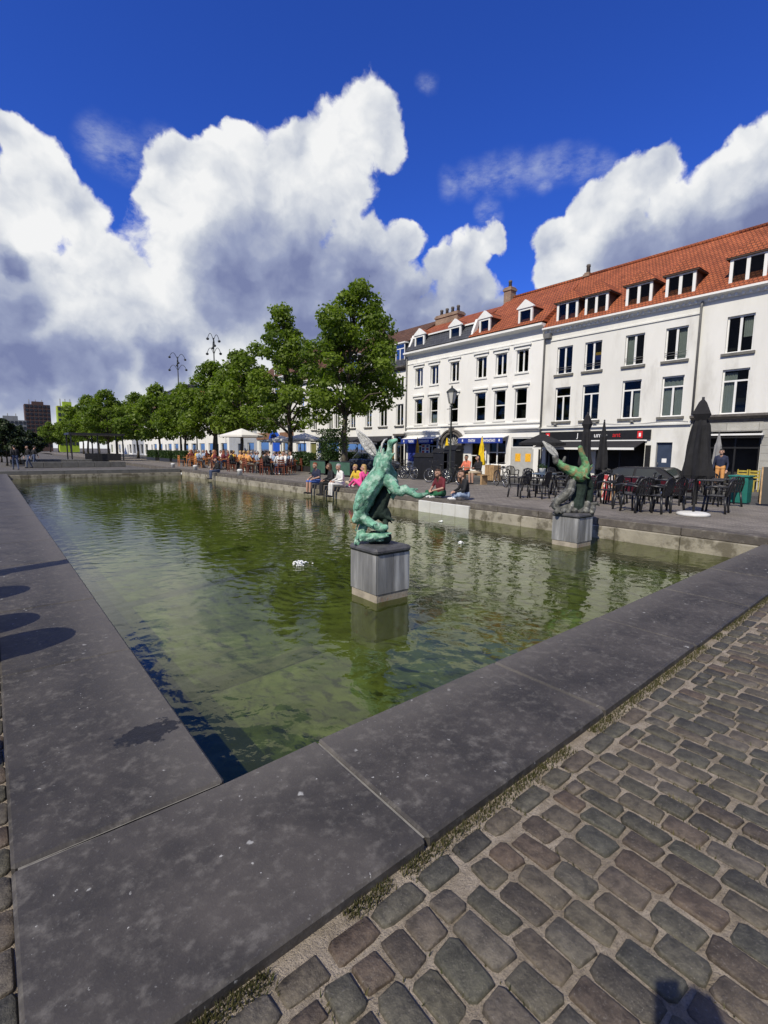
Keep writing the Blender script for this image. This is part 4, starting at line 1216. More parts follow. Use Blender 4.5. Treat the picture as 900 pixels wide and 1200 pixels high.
def person_caps(pose, sleeves=True, trousers=True, longhair=False, turn=0.0, hat=False):
    """joints of a 1.72 m figure facing +X, standing, sitting on a chair, cross-legged or on an edge"""
    c = []
    if pose == 'stand':
        hip, chest, neck, head = V3(0, 0, .95), V3(0, 0, 1.3), V3(0, 0, 1.47), V3(.03, 0, 1.61)
        legs = [(V3(0, s * .09, .92), V3(.02, s * .1, .5), V3(-.01, s * .1, .09)) for s in (-1, 1)]
        arms = [(V3(0, s * .19, 1.39), V3(-.02, s * .25, 1.1), V3(.1, s * .24, .87)) for s in (-1, 1)]
    elif pose == 'walk':
        hip, chest, neck, head = V3(0, 0, .93), V3(.03, 0, 1.28), V3(.05, 0, 1.46), V3(.09, 0, 1.6)
        legs = [(V3(0, s * .09, .9), V3(.12 * s + .06, s * .1, .5), V3(.22 * s - .02, s * .1, .1)) for s in (-1, 1)]
        arms = [(V3(.04, s * .19, 1.38), V3(-.1 * s, s * .25, 1.12), V3(-.1 * s + .1, s * .22, .9)) for s in (-1, 1)]
    elif pose == 'photo':
        hip, chest, neck, head = V3(0, 0, .97), V3(0, 0, 1.35), V3(.02, 0, 1.5), V3(.05, 0, 1.63)
        legs = [(V3(0, s * .09, .94), V3(.02, s * .11, .5), V3(-.01, s * .12, .1)) for s in (-1, 1)]
        arms = [(V3(0, s * .19, 1.4), V3(.14, s * .2, 1.2), V3(.33, s * .05, 1.49)) for s in (-1, 1)]
    elif pose == 'chair':
        hip, chest, neck, head = V3(0, 0, .57), V3(-.01, 0, .9), V3(.01, 0, 1.08), V3(.06, 0, 1.22)
        legs = [(V3(.02, s * .09, .56), V3(.42, s * .11, .55), V3(.4, s * .11, .1)) for s in (-1, 1)]
        arms = [(V3(-.01, s * .19, 1.0), V3(.1, s * .26, .76), V3(.32, s * .12, .76)) for s in (-1, 1)]
    elif pose == 'cross':
        hip, chest, neck, head = V3(0, 0, .13), V3(.05, 0, .45), V3(.1, 0, .62), V3(.17, 0, .74)
        legs = [(V3(.03, s * .1, .13), V3(.3, s * .32, .16), V3(.36, -s * .08, .07)) for s in (-1, 1)]
        arms = [(V3(.06, s * .18, .54), V3(.14, s * .26, .31), V3(.34, s * .1, .24)) for s in (-1, 1)]
    elif pose == 'legs_out':
        hip, chest, neck, head = V3(0, 0, .13), V3(-.04, 0, .45), V3(-.02, 0, .62), V3(.03, 0, .76)
        legs = [(V3(.03, s * .1, .13), V3(.38, s * .12, .3), V3(.72, s * .1, .07)) for s in (-1, 1)]
        arms = [(V3(-.03, s * .18, .54), V3(-.14, s * .26, .32), V3(-.22, s * .28, .07)) for s in (-1, 1)]
    else:   # edge: feet hanging over the quay
        hip, chest, neck, head = V3(0, 0, .13), V3(.03, 0, .46), V3(.07, 0, .63), V3(.13, 0, .76)
        legs = [(V3(.03, s * .1, .13), V3(.42, s * .1, .13), V3(.44, s * .1, -.28)) for s in (-1, 1)]
        arms = [(V3(.04, s * .18, .55), V3(.08, s * .26, .32), V3(.32, s * .14, .24)) for s in (-1, 1)]
    for s in (-1, 1):
        o = V3(0, s * .075, 0)
        c.append((hip + o * 1.1, hip + o * 1.1 + V3(0, 0, .04), .105, .1, BOT))
        c.append((hip + o * .8 + (chest - hip) * .25, chest + o, .095, .115, TOP))
        c.append((chest + o, chest * .35 + neck * .65 + o * 1.35, .115, .075, TOP))
    c.append((neck - (neck - chest) * .15, head - V3(0, 0, .02), .055, .052, SKIN))
    f = V3(math.cos(turn), math.sin(turn), 0); sd_ = V3(-f[1], f[0], 0)
    c.append((head + V3(0, 0, .02) - f * .01, head - V3(0, 0, .055) + f * .025, .092, .062, SKIN))
    c.append((head + f * .095 - V3(0, 0, .0), head + f * .108 - V3(0, 0, .025), .012, .016, SKIN))
    c.append((head + f * .08 - V3(0, 0, .06) + sd_ * .02, head + f * .08 - V3(0, 0, .06) - sd_ * .02, .012, .012, SKIN))
    for s in (-1, 1):
        c.append((head + sd_ * s * .088, head + sd_ * s * .09 - V3(0, 0, .03), .018, .014, SKIN))
        c.append((head + f * .084 + sd_ * s * .034 + V3(0, 0, .015), head + f * .084 + sd_ * s * .034 + V3(0, 0, .016), .0135, .0135, EYE))
    c.append((head - f * .035 + V3(0, 0, .042), head - f * .005 + V3(0, 0, .062), .094, .078, HAIR))
    if longhair:
        c.append((head - f * .06 + V3(0, 0, .02), head - f * .09 - V3(0, 0, .25), .075, .07, HAIR))
        for s in (-1, 1): c.append((head + sd_ * s * .075 - f * .055, head + sd_ * s * .085 - f * .09 - V3(0, 0, .2), .034, .034, HAIR))
    for (h_, k, a) in legs:
        c.append((h_, k, .09, .062, BOT)); 
        z = BOT if trousers else SKIN
        m_ = k * .6 + a * .4
        c.append((k, m_, .06, .055, z)); c.append((m_, a, .055, .038, z))
        d = V3(.14, 0, -.035) if abs(a[2] - .1) < .05 or a[2] < .1 else V3(.14, 0, -.03)
        c.append((a - V3(.02, 0, .03), a + d, .042, .035, SHOE))
    for i, (sh, e, w_) in enumerate(arms):
        s = -1 if i == 0 else 1
        c.append((sh, e, .058, .042, TOP)); c.append((e, w_, .042, .03, TOP if sleeves else SKIN))
        d = w_ - e; d = d / np.linalg.norm(d); up = V3(0, 0, 1); sd2 = np.cross(d, up); sd2 = sd2 / (np.linalg.norm(sd2) + 1e-6)
        pal = w_ + d * .06
        c.append((w_, pal, .027, .032, SKIN))
        for q_, ln in zip((-.03, -.01, .01, .03), (.055, .07, .075, .065)):
            b0 = pal + sd2 * q_; b1 = b0 + d * ln * .55 + V3(0, 0, -.008); b2 = b1 + d * ln * .45 + V3(0, 0, -.02)
            c.append((b0, b1, .0105, .01, SKIN)); c.append((b1, b2, .01, .0085, SKIN))
        t0 = w_ + d * .02 - sd2 * s * .028
        c.append((t0, t0 + d * .045 - sd2 * s * .03, .0125, .01, SKIN))
    return c


M_SKIN = mat('skin', (0.42, 0.25, 0.18), 0.6, 0.08, 8); M_SKIN2 = mat('skin_tan', (0.3, 0.17, 0.11), 0.6, 0.08, 8)
M_EYE = mat('eye', (0.03, 0.025, 0.02), 0.3)
HAIRS = {k: mat('hair_' + k, v, 0.6, 0.25, 20) for k, v in dict(brown=(0.06, 0.032, 0.018), black=(0.015, 0.013, 0.012), blond=(0.42, 0.27, 0.1), red=(0.2, 0.06, 0.025), grey=(0.3, 0.29, 0.28)).items()}
CL = {k: mat('cloth_' + k, v, 0.85, 0.12, 9, 0.2, 40) for k, v in dict(black=(0.02, 0.02, 0.022), white=(0.68, 0.67, 0.64), pink=(0.75, 0.08, 0.28), maroon=(0.13, 0.02, 0.028), green=(0.02, 0.11, 0.05), jeans=(0.27, 0.34, 0.45),
                                                                       salmon=(0.62, 0.17, 0.1), navy=(0.025, 0.03, 0.06), orange=(0.62, 0.3, 0.1), red=(0.5, 0.03, 0.03), blue=(0.07, 0.13, 0.4), grey=(0.2, 0.2, 0.2), beige=(0.45, 0.37, 0.26), denim=(0.06, 0.08, 0.14), yellow=(0.65, 0.45, 0.05)).items()}
# pose, long sleeves, trousers, long hair, head turn | hair, top, bottom, shoe | label
PEOPLE = [
    ('cross', False, True, True, 0.3, 'brown', 'maroon', 'green', 'white', 'person in dark red top and green trousers sitting cross-legged on the quay'),
    ('cross', True, True, True, 0.5, 'brown', 'black', 'jeans', 'white', 'long-haired person in black top and pale jeans sitting on the quay'),
    ('edge', False, False, False, 0.2, 'red', 'navy', 'blue', 'black', 'red-haired person in blue shorts with bare legs over the quay edge'),
    ('edge', True, True, True, -0.5, 'brown', 'black', 'black', 'black', 'person in a big black jacket with brown hair on the quay edge'),
    ('edge', True, True, False, 0.3, 'grey', 'white', 'white', 'black', 'person all in white sitting on the quay edge'),
    ('legs_out', True, True, True, 0.9, 'blond', 'pink', 'pink', 'white', 'blond person in bright pink on the quay edge'),
    ('cross', False, True, False, 0.0, 'blond', 'yellow', 'beige', 'white', 'blond person in ochre shirt behind the one in pink'),
    ('chair', False, False, False, 0.2, 'black', 'salmon', 'black', 'black', 'person in salmon shirt sitting on the bench by the bicycles'),
    ('chair', True, False, True, -0.3, 'black', 'black', 'beige', 'black', 'person in black top with bare legs sitting on the bench'),
    ('stand', True, True, False, 0.0, 'black', 'navy', 'orange', 'black', 'person in dark top and orange trousers standing at the black shopfront'),
    ('edge', True, True, False, 0.0, 'black', 'black', 'denim', 'black', 'person in black jacket and dark trousers dangling legs from the quay'),
    ('walk', True, True, False, 0.0, 'black', 'black', 'denim', 'black', 'person in dark clothes walking under the dark trees'),
    ('chair', False, True, False, 0.3, 'brown', 'white', 'denim', 'white', 'x'), ('chair', True, True, False, -0.4, 'blond', 'orange', 'beige', 'white', 'x'),
    ('chair', False, False, True, 0.1, 'brown', 'yellow', 'denim', 'black', 'x'), ('chair', True, True, False, 0.0, 'black', 'black', 'black', 'black', 'x'),
    ('chair', True, True, True, 0.4, 'red', 'maroon', 'denim', 'black', 'x'), ('chair', True, True, False, 0.0, 'grey', 'jeans', 'grey', 'black', 'x'),
    ('photo', True, True, False, 0.0, 'black', 'black', 'denim', 'black', 'photographer in dark jacket holding up a phone at the pool corner'),
]
PM = fuse([person_caps(p[0], p[1], p[2], p[3], p[4]) for p in PEOPLE], 0.0125)
for p, me in zip(PEOPLE, PM):
    me.name = 'person'
    for m_ in (M_SKIN if hr.random() < .75 else M_SKIN2, HAIRS[p[5]], CL[p[6]], CL[p[7]], CL[p[8]], M_EYE): me.materials.append(m_)


def put_person(k, loc, rz, label=None, group=None, sc=1.0):
    o = link('person', PM[k]); o.location = loc; o.rotation_euler = (0, 0, rz); o.scale = (sc,) * 3
    return tag(o, label or PEOPLE[k][9], 'person', group)


def at_quay(u, v):
    """point of the sloping terrace seen at a pixel"""
    z = 0.15
    for _ in range(6): p = onz(u, v, z); z = qz(p[0])
    p = onz(u, v, z); return p


p = at_quay(517, 583); put_person(0, (p[0], p[1], qz(p[0]) + .002), RAD(175))
p = at_quay(543, 586); put_person(1, (p[0] + .1, p[1], qz(p[0]) + .002), RAD(150))
for k, u, rz in ((2, 374, 185), (3, 391, 165), (4, 402, 170)):
    yy = onx(u, 560, QX + .2)[1]; put_person(k, (QX + .12, yy, .205), RAD(rz))
yy = onx(425, 560, QX + .5)[1]; put_person(5, (QX + .55, yy, .2), RAD(95))
yy = onx(417, 560, QX + 1.0)[1]; put_person(6, (QX + 1.1, yy, qz(QX + 1.1)), RAD(190))
yy = onx(257, 548, QX + .2)[1]; put_person(10, (QX + .12, yy, .205), RAD(180))
put_person(18, (-0.16, -0.42, 0.045), RAD(63), sc=1.0)

# ------------------------------------------------------------------ statues on pedestals
M_PATINA = mat('green_patina', (0.15, 0.33, 0.235), 0.85, 0.6, 9, 0.7, 50, spec=0.15, col2=(0.36, 0.52, 0.42), c2s=14, c2lo=0.48, c2hi=0.62, det=8)
M_PATINAD = mat('dark_bronze_and_shade', (0.02, 0.032, 0.026), 0.8, 0.5, 9, 0.6, 40, spec=0.2)  # dark bronze; on the first statue, shade painted as colour
M_BRONZE = mat('grey_bronze', (0.1, 0.1, 0.09), 0.6, 0.6, 10, 0.6, 40, metal=0.3, col2=(0.3, 0.3, 0.28), c2s=9, c2lo=0.52, c2hi=0.66)
M_LIME = mat('lime_patina', (0.12, 0.27, 0.13), 0.85, 0.6, 9, 0.6, 40, spec=0.15, col2=(0.25, 0.2, 0.1), c2s=10, c2lo=0.46, c2hi=0.62, det=8)
M_LEAD = mat('streaked_lead', (0.24, 0.24, 0.235), 0.6, 0.5, 5, 0.25, 20, col2=(0.55, 0.55, 0.53), c2s=5, c2lo=0.52, c2hi=0.7, stretch=(1, 1, 0.12), metal=0.15)
M_LEADT = mat('pedestal_cap_lead', (0.075, 0.075, 0.078), 0.55, 0.35, 8, 0.4, 25)
M_PEDBASE = mat('limed_pedestal_foot', (0.33, 0.29, 0.23), 0.85, 0.25, 6, 0.3, 30, col2=(0.32, 0.15, 0.08), c2s=4, c2lo=0.58, c2hi=0.66)


def pedestal(c, w_, ztop, label):
    t = thing('pedestal', (c[0], c[1], fz), label, 'pedestal')
    h = w_ / 2
    MB().box(c[0] - h + .02, c[1] - h + .02, fz, c[0] + h - .02, c[1] + h - .02, ztop - .09).build('core', M_LEAD, t)
    for (sx, sy) in ((-1, 0), (1, 0), (0, -1), (0, 1)):       # lead sheets, two to a side
        for k in (-1, 1):
            if sx: x0, x1 = (c[0] - h, c[0] - h + .018) if sx < 0 else (c[0] + h - .018, c[0] + h); y0, y1 = (c[1] - h + .004, c[1] - .003) if k < 0 else (c[1] + .003, c[1] + h - .004)
            else: y0, y1 = (c[1] - h, c[1] - h + .018) if sy < 0 else (c[1] + h - .018, c[1] + h); x0, x1 = (c[0] - h + .02, c[0] - .003) if k < 0 else (c[0] + .003, c[0] + h - .02)
            MB().box(x0, y0, WZ + .1, x1, y1, ztop - .085).build('lead_sheet', M_LEAD, t)
    MB().box(c[0] - h + .008, c[1] - h + .008, fz, c[0] + h - .008, c[1] + h - .008, WZ + .098).build('foot', M_PEDBASE, t, .01)
    MB().box(c[0] - h - .02, c[1] - h - .02, ztop - .084, c[0] + h + .02, c[1] + h + .02, ztop).build('cap', M_LEADT, t, .03)
    return t


ca = onz(411, 697, WZ); cb_ = onz(478.6, 697, WZ)
C1c = ((ca + cb_) / 2)[:2]; W1 = 0.53
C2c = onz(672, 640, WZ)[:2] + np.array([0.12, 0.12])
Z1 = zat(637, C1c[0], C1c[1]) ; Z2 = zat(600, C2c[0], C2c[1])
pedestal(C1c, W1, Z1, 'lead-clad pedestal in the pool under the diving green statue')
pedestal(C2c, W1 + .02, Z2, 'lead-clad pedestal with pale streaks nearer the far quay')


def stat(c, u, v, d=0.0):
    """point at pixel (u, v) in the upright plane through a pedestal, d metres behind it"""
    fw = RM[:, 2] * [1, 1, 0]; fw /= np.linalg.norm(fw)
    dd = ray(u, v); k = (np.dot(fw, [c[0], c[1], 0]) + d) / np.dot(fw, dd)
    return CAMP + k * dd


S1 = lambda u, v, d=0.0: tuple(stat(C1c, u, v, d))
S2 = lambda u, v, d=0.0: tuple(stat(C2c, u, v, d))
sA = 0.0107   # metres per pixel at the first pedestal
caps1 = []
back = [(423, 606, .02, 8), (423, 595, .0, 9.5), (427, 584, -.02, 11), (433, 573, -.02, 11.5), (440, 563, 0, 11.5), (446, 553, .02, 10), (448, 543, .03, 8.5)]
for a, b_ in zip(back, back[1:]): caps1.append((S1(*a[:3]), S1(*b_[:3]), a[3] * sA, b_[3] * sA, 0))
for a, b_ in zip(back[1:6], back[2:7]):
    caps1.append((S1(a[0] + 3, a[1], a[2] + .13), S1(b_[0] + 3, b_[1], b_[2] + .13), a[3] * sA * .85, b_[3] * sA * .85, 0))
L1 = lambda pts, z=0: [caps1.append((S1(*a[:3]), S1(*b_[:3]), a[3] * sA, b_[3] * sA, z)) for a, b_ in zip(pts, pts[1:])]
L1([(446, 549, .04, 8), (444, 539, .05, 6.2), (445, 535, .05, 4.5)]); L1([(450, 550, .0, 8), (452, 540, 0, 6), (456, 532, 0, 3.8), (457, 524, 0, 3.2), (458, 519, 0, 4.2), (464, 516, -.04, 2.4)])            # leg drawn up
L1([(449, 559, 0, 8.5), (458, 566, -.04, 6.8), (463, 574, -.06, 5.8), (469, 576, -.07, 5), (476, 574.5, -.07, 4.6), (483, 578, -.08, 3.9), (488, 581, -.1, 3.4), (493, 581, -.1, 3.6), (501, 578.5, -.12, 1.6)])   # leg stretched out
L1([(451, 548, .1, 9), (458, 558, .12, 7.5), (461, 572, .12, 5.5), (461, 579, .12, 4)])                            # thigh folded behind
L1([(422, 600, -.03, 7), (417, 609, -.03, 5), (424, 606, -.06, 5), (435, 614, -.1, 5), (446, 619, -.12, 4.2), (452, 618, -.12, 3.6)])   # arm
L1([(430, 606, .1, 6), (424, 622, .05, 5.2), (422, 629, -.02, 5.2), (434, 630, -.06, 5.4), (446, 628, -.08, 4.4)])  # forearm resting on the cap
L1([(447, 600, .1, 6), (449, 601, .08, 8.5), (452, 604, .08, 7)], 1); L1([(440, 590, .12, 6), (447, 599, .1, 5)], 0)   # hanging head, its shade painted in the darker colour
L1([(456, 570, .1, 6), (449, 584, .08, 8), (445, 596, .07, 8.5), (438, 604, .08, 7)], 1)  # shaded underside of the body, put into the colour
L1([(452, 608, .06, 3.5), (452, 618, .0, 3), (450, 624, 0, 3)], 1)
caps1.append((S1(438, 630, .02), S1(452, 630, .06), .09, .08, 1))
for k in range(8):   # drapery folds over the back
    a0 = 1 + k * .55
    for t0, t1 in ((a0, a0 + .8), (a0 + .8, a0 + 1.6)):
        P = [[float(np.interp(t, range(len(back)), [b_[i_] for b_ in back])) for i_ in range(4)] for t in (t0, t1)]
        caps1.append((S1(P[0][0] - P[0][3] * .5 + (k % 3) * 4, P[0][1], P[0][2] - P[0][3] * sA * .82), S1(P[1][0] - P[1][3] * .3 + (k % 3) * 4, P[1][1], P[1][2] - P[1][3] * sA * .85), .035, .028, 0))
jr = random.Random(77)
main1 = [c_ for c_ in caps1 if c_[2] > .05]
for k in range(150):                     # crumpled, torn-looking modelling of the bronze
    c_ = jr.choice(main1); t_ = jr.random(); a_ = np.array(c_[0]) * (1 - t_) + np.array(c_[1]) * t_; rr_ = c_[2] * (1 - t_) + c_[3] * t_
    d_ = V3(jr.gauss(0, 1), jr.gauss(0, 1), jr.gauss(0, 1)); d_ /= np.linalg.norm(d_); ax_ = np.array(c_[1]) - np.array(c_[0]); ax_ = ax_ / (np.linalg.norm(ax_) + 1e-6)
    q0 = a_ + d_ * rr_ * .93; caps1.append((tuple(q0), tuple(q0 + ax_ * jr.uniform(.04, .12) + d_ * jr.uniform(-.01, .02)), jr.uniform(.012, .026), jr.uniform(.006, .016), c_[4]))
caps2 = []
sB = 0.0166
L2 = lambda pts, z=0: [caps2.append((S2(*a[:3]), S2(*b_[:3]), a[3] * sB, b_[3] * sB, z)) for a, b_ in zip(pts, pts[1:])]
L2([(653, 541, 0, 4), (658, 546, 0, 4.2), (664, 549, 0, 5), (672, 553, 0, 7), (680, 557, 0, 8), (684, 553, 0, 7), (687, 548, 0, 5), (685, 540, 0, 3.6), (682, 532, 0, 3.2), (680, 525, 0, 3)], 0)
L2([(652, 541, 0, 4.2), (651, 537, 0, 3.6)], 2); L2([(660, 541, 0, 2.4), (662, 536, 0, 1.6)], 2)
L2([(680, 560, .1, 7), (680, 572, .1, 8), (677, 584, .08, 8), (676, 594, .0, 8)], 1); L2([(688, 556, .1, 4), (692, 570, .12, 4), (690, 588, .12, 4)], 1)
L2([(670, 566, -.05, 5), (668, 574, -.06, 6), (662, 581, -.06, 6), (654, 587, -.06, 5), (650, 593, -.06, 4), (655, 598, -.1, 3.5), (664, 597, -.1, 2.6)], 2)
for k in range(7): L2([(652 + k * 7, 600 - (k % 2), -.12, 3), (658 + k * 6, 595 - 2 * (k % 3), .0, 4.5), (664 + k * 5, 592, .15, 3)], 2)
L2([(690, 592, 0, 3), (699, 590, -.02, 2), (702, 592, -.02, 1)], 2)
main2 = [c_ for c_ in caps2 if c_[2] > .05]
for k in range(90):
    c_ = jr.choice(main2); t_ = jr.random(); a_ = np.array(c_[0]) * (1 - t_) + np.array(c_[1]) * t_; rr_ = c_[2] * (1 - t_) + c_[3] * t_
    d_ = V3(jr.gauss(0, 1), jr.gauss(0, 1), jr.gauss(0, 1)); d_ /= np.linalg.norm(d_); ax_ = np.array(c_[1]) - np.array(c_[0]); ax_ = ax_ / (np.linalg.norm(ax_) + 1e-6)
    q0 = a_ + d_ * rr_ * .93; caps2.append((tuple(q0), tuple(q0 + ax_ * jr.uniform(.04, .12) + d_ * jr.uniform(-.01, .02)), jr.uniform(.014, .03), jr.uniform(.008, .018), c_[4]))
sm = fuse([caps1, caps2], 0.0105, 1)


def wing(pts, th=0.012):
    """a lattice leaf-shaped wing: rim and veins from root to tip"""
    mb = MB(); rt, tip, wv = [np.array(k) for k in pts]
    n = 9; L = tip - rt
    e1 = [rt + L * t + wv * math.sin(math.pi * t ** .8) * .5 for t in np.linspace(0, 1, n)]
    e2 = [rt + L * t - wv * math.sin(math.pi * t ** .8) * .5 for t in np.linspace(0, 1, n)]
    mb.tube(e1, th, 5); mb.tube(e2, th, 5); mb.tube([rt, tip], th * .8, 5)
    for i in range(1, n - 1):
        for e in (e1, e2): mb.tube([rt + L * (i - .6) / (n - 1), e[i]], th * .55, 4)
    nrm = np.cross(L, wv); nrm = nrm / np.linalg.norm(nrm) * .004
    v = []
    for i in range(n): v += [e1[i] + nrm, e2[i] + nrm, e1[i] - nrm, e2[i] - nrm]
    fs = []
    for i in range(n - 1):
        a = 4 * i; b2 = a + 4
        fs += [(a, a + 1, b2 + 1, b2), (a + 2, b2 + 2, b2 + 3, a + 3), (a, b2, b2 + 2, a + 2), (a + 1, a + 3, b2 + 3, b2 + 1)]
    mb.add(v, fs); return mb


M_WING = mat('wing_mesh', (0.4, 0.4, 0.38), 0.5, 0.35, 30, 0.4, 60, metal=0.3)
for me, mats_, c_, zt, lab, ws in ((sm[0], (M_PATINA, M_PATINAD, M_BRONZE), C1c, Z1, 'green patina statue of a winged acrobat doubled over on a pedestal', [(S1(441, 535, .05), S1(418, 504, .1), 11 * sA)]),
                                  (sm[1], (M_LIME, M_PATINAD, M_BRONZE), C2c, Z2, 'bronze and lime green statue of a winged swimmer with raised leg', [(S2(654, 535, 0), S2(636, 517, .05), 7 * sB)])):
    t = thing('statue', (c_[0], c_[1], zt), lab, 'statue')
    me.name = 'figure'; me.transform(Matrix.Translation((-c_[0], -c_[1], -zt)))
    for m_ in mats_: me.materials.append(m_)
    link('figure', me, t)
    if me is sm[0]: MB().tube([S1(446, 535, .06), S1(446.5, 527, .09), S1(448, 520, .12), S1(451, 515.5, .14), S1(454, 514, .14)], [.012, .016, .016, .014, .006], 6).build('wing', M_WING, t)
    for (r_, tp, wd) in ws:
        r_, tp = np.array(r_), np.array(tp); ax = np.cross(tp - r_, RM[:, 2]); ax = ax / np.linalg.norm(ax) * wd
        wing((r_, tp, ax)).build('wing', M_WING, t)

# bubbling jets
M_FOAM = mat('foam', (0.8, 0.82, 0.8), 0.3, 0.05)
for k, (bp, sz, n) in enumerate(zip(BUBBLERS, (.75, .45, .35), (70, 26, 18))):
    mb = MB(); rj = random.Random(k + 60)
    mb.lathe([(.08 * sz, -.01), (.05 * sz, .008), (.03 * sz, .03), (.01 * sz, .055)], bp, 14, wob=lambda j, i: 1 + .4 * math.sin(j * 2.3 + i))
    for _ in range(n):
        r_ = abs(rj.gauss(0, .11)) * sz; a = rj.uniform(0, 6.28); s1 = rj.uniform(.004, .014)
        mb.ell((bp[0] + r_ * math.cos(a), bp[1] + r_ * math.sin(a), bp[2] + rj.uniform(0, .1) * sz * max(0, 1 - r_ * 4) + s1 * .3), (s1 * 1.6, s1 * 1.6, s1), 6, 4)
    o = mb.build('fountain_splash', M_FOAM); o['kind'] = 'stuff'
    tag(o, ['white splash of the bubbling jet beside the diving statue', 'small splash of a jet between the two statues', 'faint bubbling spot near the far quay'][k], 'splash')

# ------------------------------------------------------------------ trees
M_BARK = mat('bark', (0.075, 0.062, 0.048), 0.95, 0.35, 8, 0.7, 18, col2=(0.12, 0.12, 0.08), c2s=5)
M_LEAF = leaf_material('plane_leaves', (0.06, 0.105, 0.014), (0.2, 0.27, 0.034), .45)
M_LEAFD = leaf_material('shaded_leaves', (0.014, 0.026, 0.01), (0.04, 0.06, 0.018), 0.25)  # darker leaf colours, painting in the shade of the far trees
PROF = [(0.0, .45), (.08, .8), (.25, 1.0), (.45, .92), (.62, .72), (.8, .46), (.93, .24), (1.0, .08)]


def tree_meshes(seed, H, zc, R, nclump, nleaf, ls, lean=(0, 0), m=None, ivy=False):
    r_ = random.Random(seed); nr = np.random.default_rng(seed)
    tr = MB(); k = 9; path = []
    for i in range(k):
        t = i / (k - 1); z = H * .88 * t
        path.append((lean[0] * t ** 2 + r_.gauss(0, .05) * (i > 0), lean[1] * t ** 2 + r_.gauss(0, .05) * (i > 0), z))
    rad = [(.2 * (1 - t) + .025) * H / 12 * (1.35 if i == 0 else 1) for i, t in enumerate(np.linspace(0, 1, k))]
    tr.tube(path, rad, 9)
    cl = []
    for i in range(nclump):
        t = (i + r_.random()) / nclump; t = t ** .9
        rr_ = np.interp(t, [p_[0] for p_ in PROF], [p_[1] for p_ in PROF]) * R
        a = i * 2.399 + r_.uniform(-.6, .6); rad_ = rr_ * math.sqrt(r_.uniform(.12, 1.0)) * r_.uniform(.8, 1.12)
        z = zc + (H - zc) * t; tt = z / (H * .88)
        c = V3(lean[0] * tt ** 2 + rad_ * math.cos(a), lean[1] * tt ** 2 + rad_ * math.sin(a), z - .12 * rad_)
        cl.append((c, r_.uniform(.42, .85) * (R / 3.4) * (1.0 if t < .75 else .7), r_.random()))
        if i % 2 == 0:
            zb = max(zc - .6, z - rad_ * r_.uniform(.5, .9) - .3); tb = zb / (H * .88)
            b0 = V3(lean[0] * tb ** 2, lean[1] * tb ** 2, zb); mid = (b0 + c) / 2 + V3(0, 0, .18 * rad_)
            r0 = .055 * H / 12; tr.tube([b0, mid, c], [r0 * 1.5, r0, r0 * .4], 5)
    per = nleaf // nclump; vs = []; cols = []
    for (c, cr_, tone) in cl:
        n = int(per * (cr_ / (.62 * R / 3.4)) ** 2); d = nr.normal(size=(n, 3)); d /= np.linalg.norm(d, axis=1)[:, None]
        q_ = c + d * cr_ * (nr.uniform(.3, 1.0, (n, 1)) ** .55) * [1.15, 1.15, .72] + nr.normal(size=(n, 3)) * .07
        nm = d * .7 + nr.normal(size=(n, 3)) * .6 + [0, 0, .5]; nm /= np.linalg.norm(nm, axis=1)[:, None]
        t1 = np.cross(nm, nr.normal(size=(n, 3))); t1 /= np.linalg.norm(t1, axis=1)[:, None] + 1e-9; t2 = np.cross(nm, t1)
        s1 = (ls * nr.uniform(.6, 1.25, n))[:, None]
        vs.append(np.stack([q_ - t1 * s1 * .5, q_ + t2 * s1 * .38 - nm * s1 * .1, q_ + t1 * s1 * .55 - nm * s1 * .14, q_ - t2 * s1 * .38 - nm * s1 * .1], 1))
        cols.append(np.clip(tone * .55 + nr.uniform(0, .45, n), 0, 1))
    if ivy:
        n = 500; a = nr.uniform(0, 6.28, n); z = nr.uniform(1.6, zc + .5, n); q_ = np.stack([.24 * np.cos(a), .24 * np.sin(a), z], 1) + nr.normal(size=(n, 3)) * .06
        t1 = nr.normal(size=(n, 3)); t1 /= np.linalg.norm(t1, axis=1)[:, None]; t2 = np.cross(t1, nr.normal(size=(n, 3))); t2 /= np.linalg.norm(t2, axis=1)[:, None]; s1 = .13
        vs.append(np.stack([q_ - t1 * s1 * .5, q_ + t2 * s1 * .4, q_ + t1 * s1 * .5, q_ - t2 * s1 * .4], 1)); cols.append(nr.uniform(0, .4, n))
    A = np.concatenate(vs); col = np.concatenate(cols); n = len(A)
    me = bpy.data.meshes.new('crown'); me.vertices.add(4 * n); me.vertices.foreach_set('co', A.reshape(-1))
    me.loops.add(4 * n); me.loops.foreach_set('vertex_index', np.arange(4 * n, dtype=np.int32)); me.polygons.add(n)
    me.polygons.foreach_set('loop_start', np.arange(0, 4 * n, 4, dtype=np.int32)); me.polygons.foreach_set('loop_total', np.full(n, 4, np.int32))
    me.update(calc_edges=True)
    at_ = me.attributes.new('rnd', 'FLOAT', 'POINT'); at_.data.foreach_set('value', np.repeat(col, 4))
    me.materials.append(m or M_LEAF)
    return tr.mesh('trunk', M_BARK), me


def tree(ms, loc, rz, label, group=None, sc=1.0, cat='tree', name='plane_tree'):
    t = thing(name, loc, label, cat, group, rz); t.scale = (sc,) * 3 if not hasattr(sc, '__len__') else sc
    for nm, me in zip(('trunk', 'crown'), ms): o = link(nm, me, t)
    return t


TXr = 17.0
def tpos(u, x=TXr): return float(onx(u, 540, x)[1])
def thgt(u, v, x=TXr): return zat(v, x, tpos(u, x))


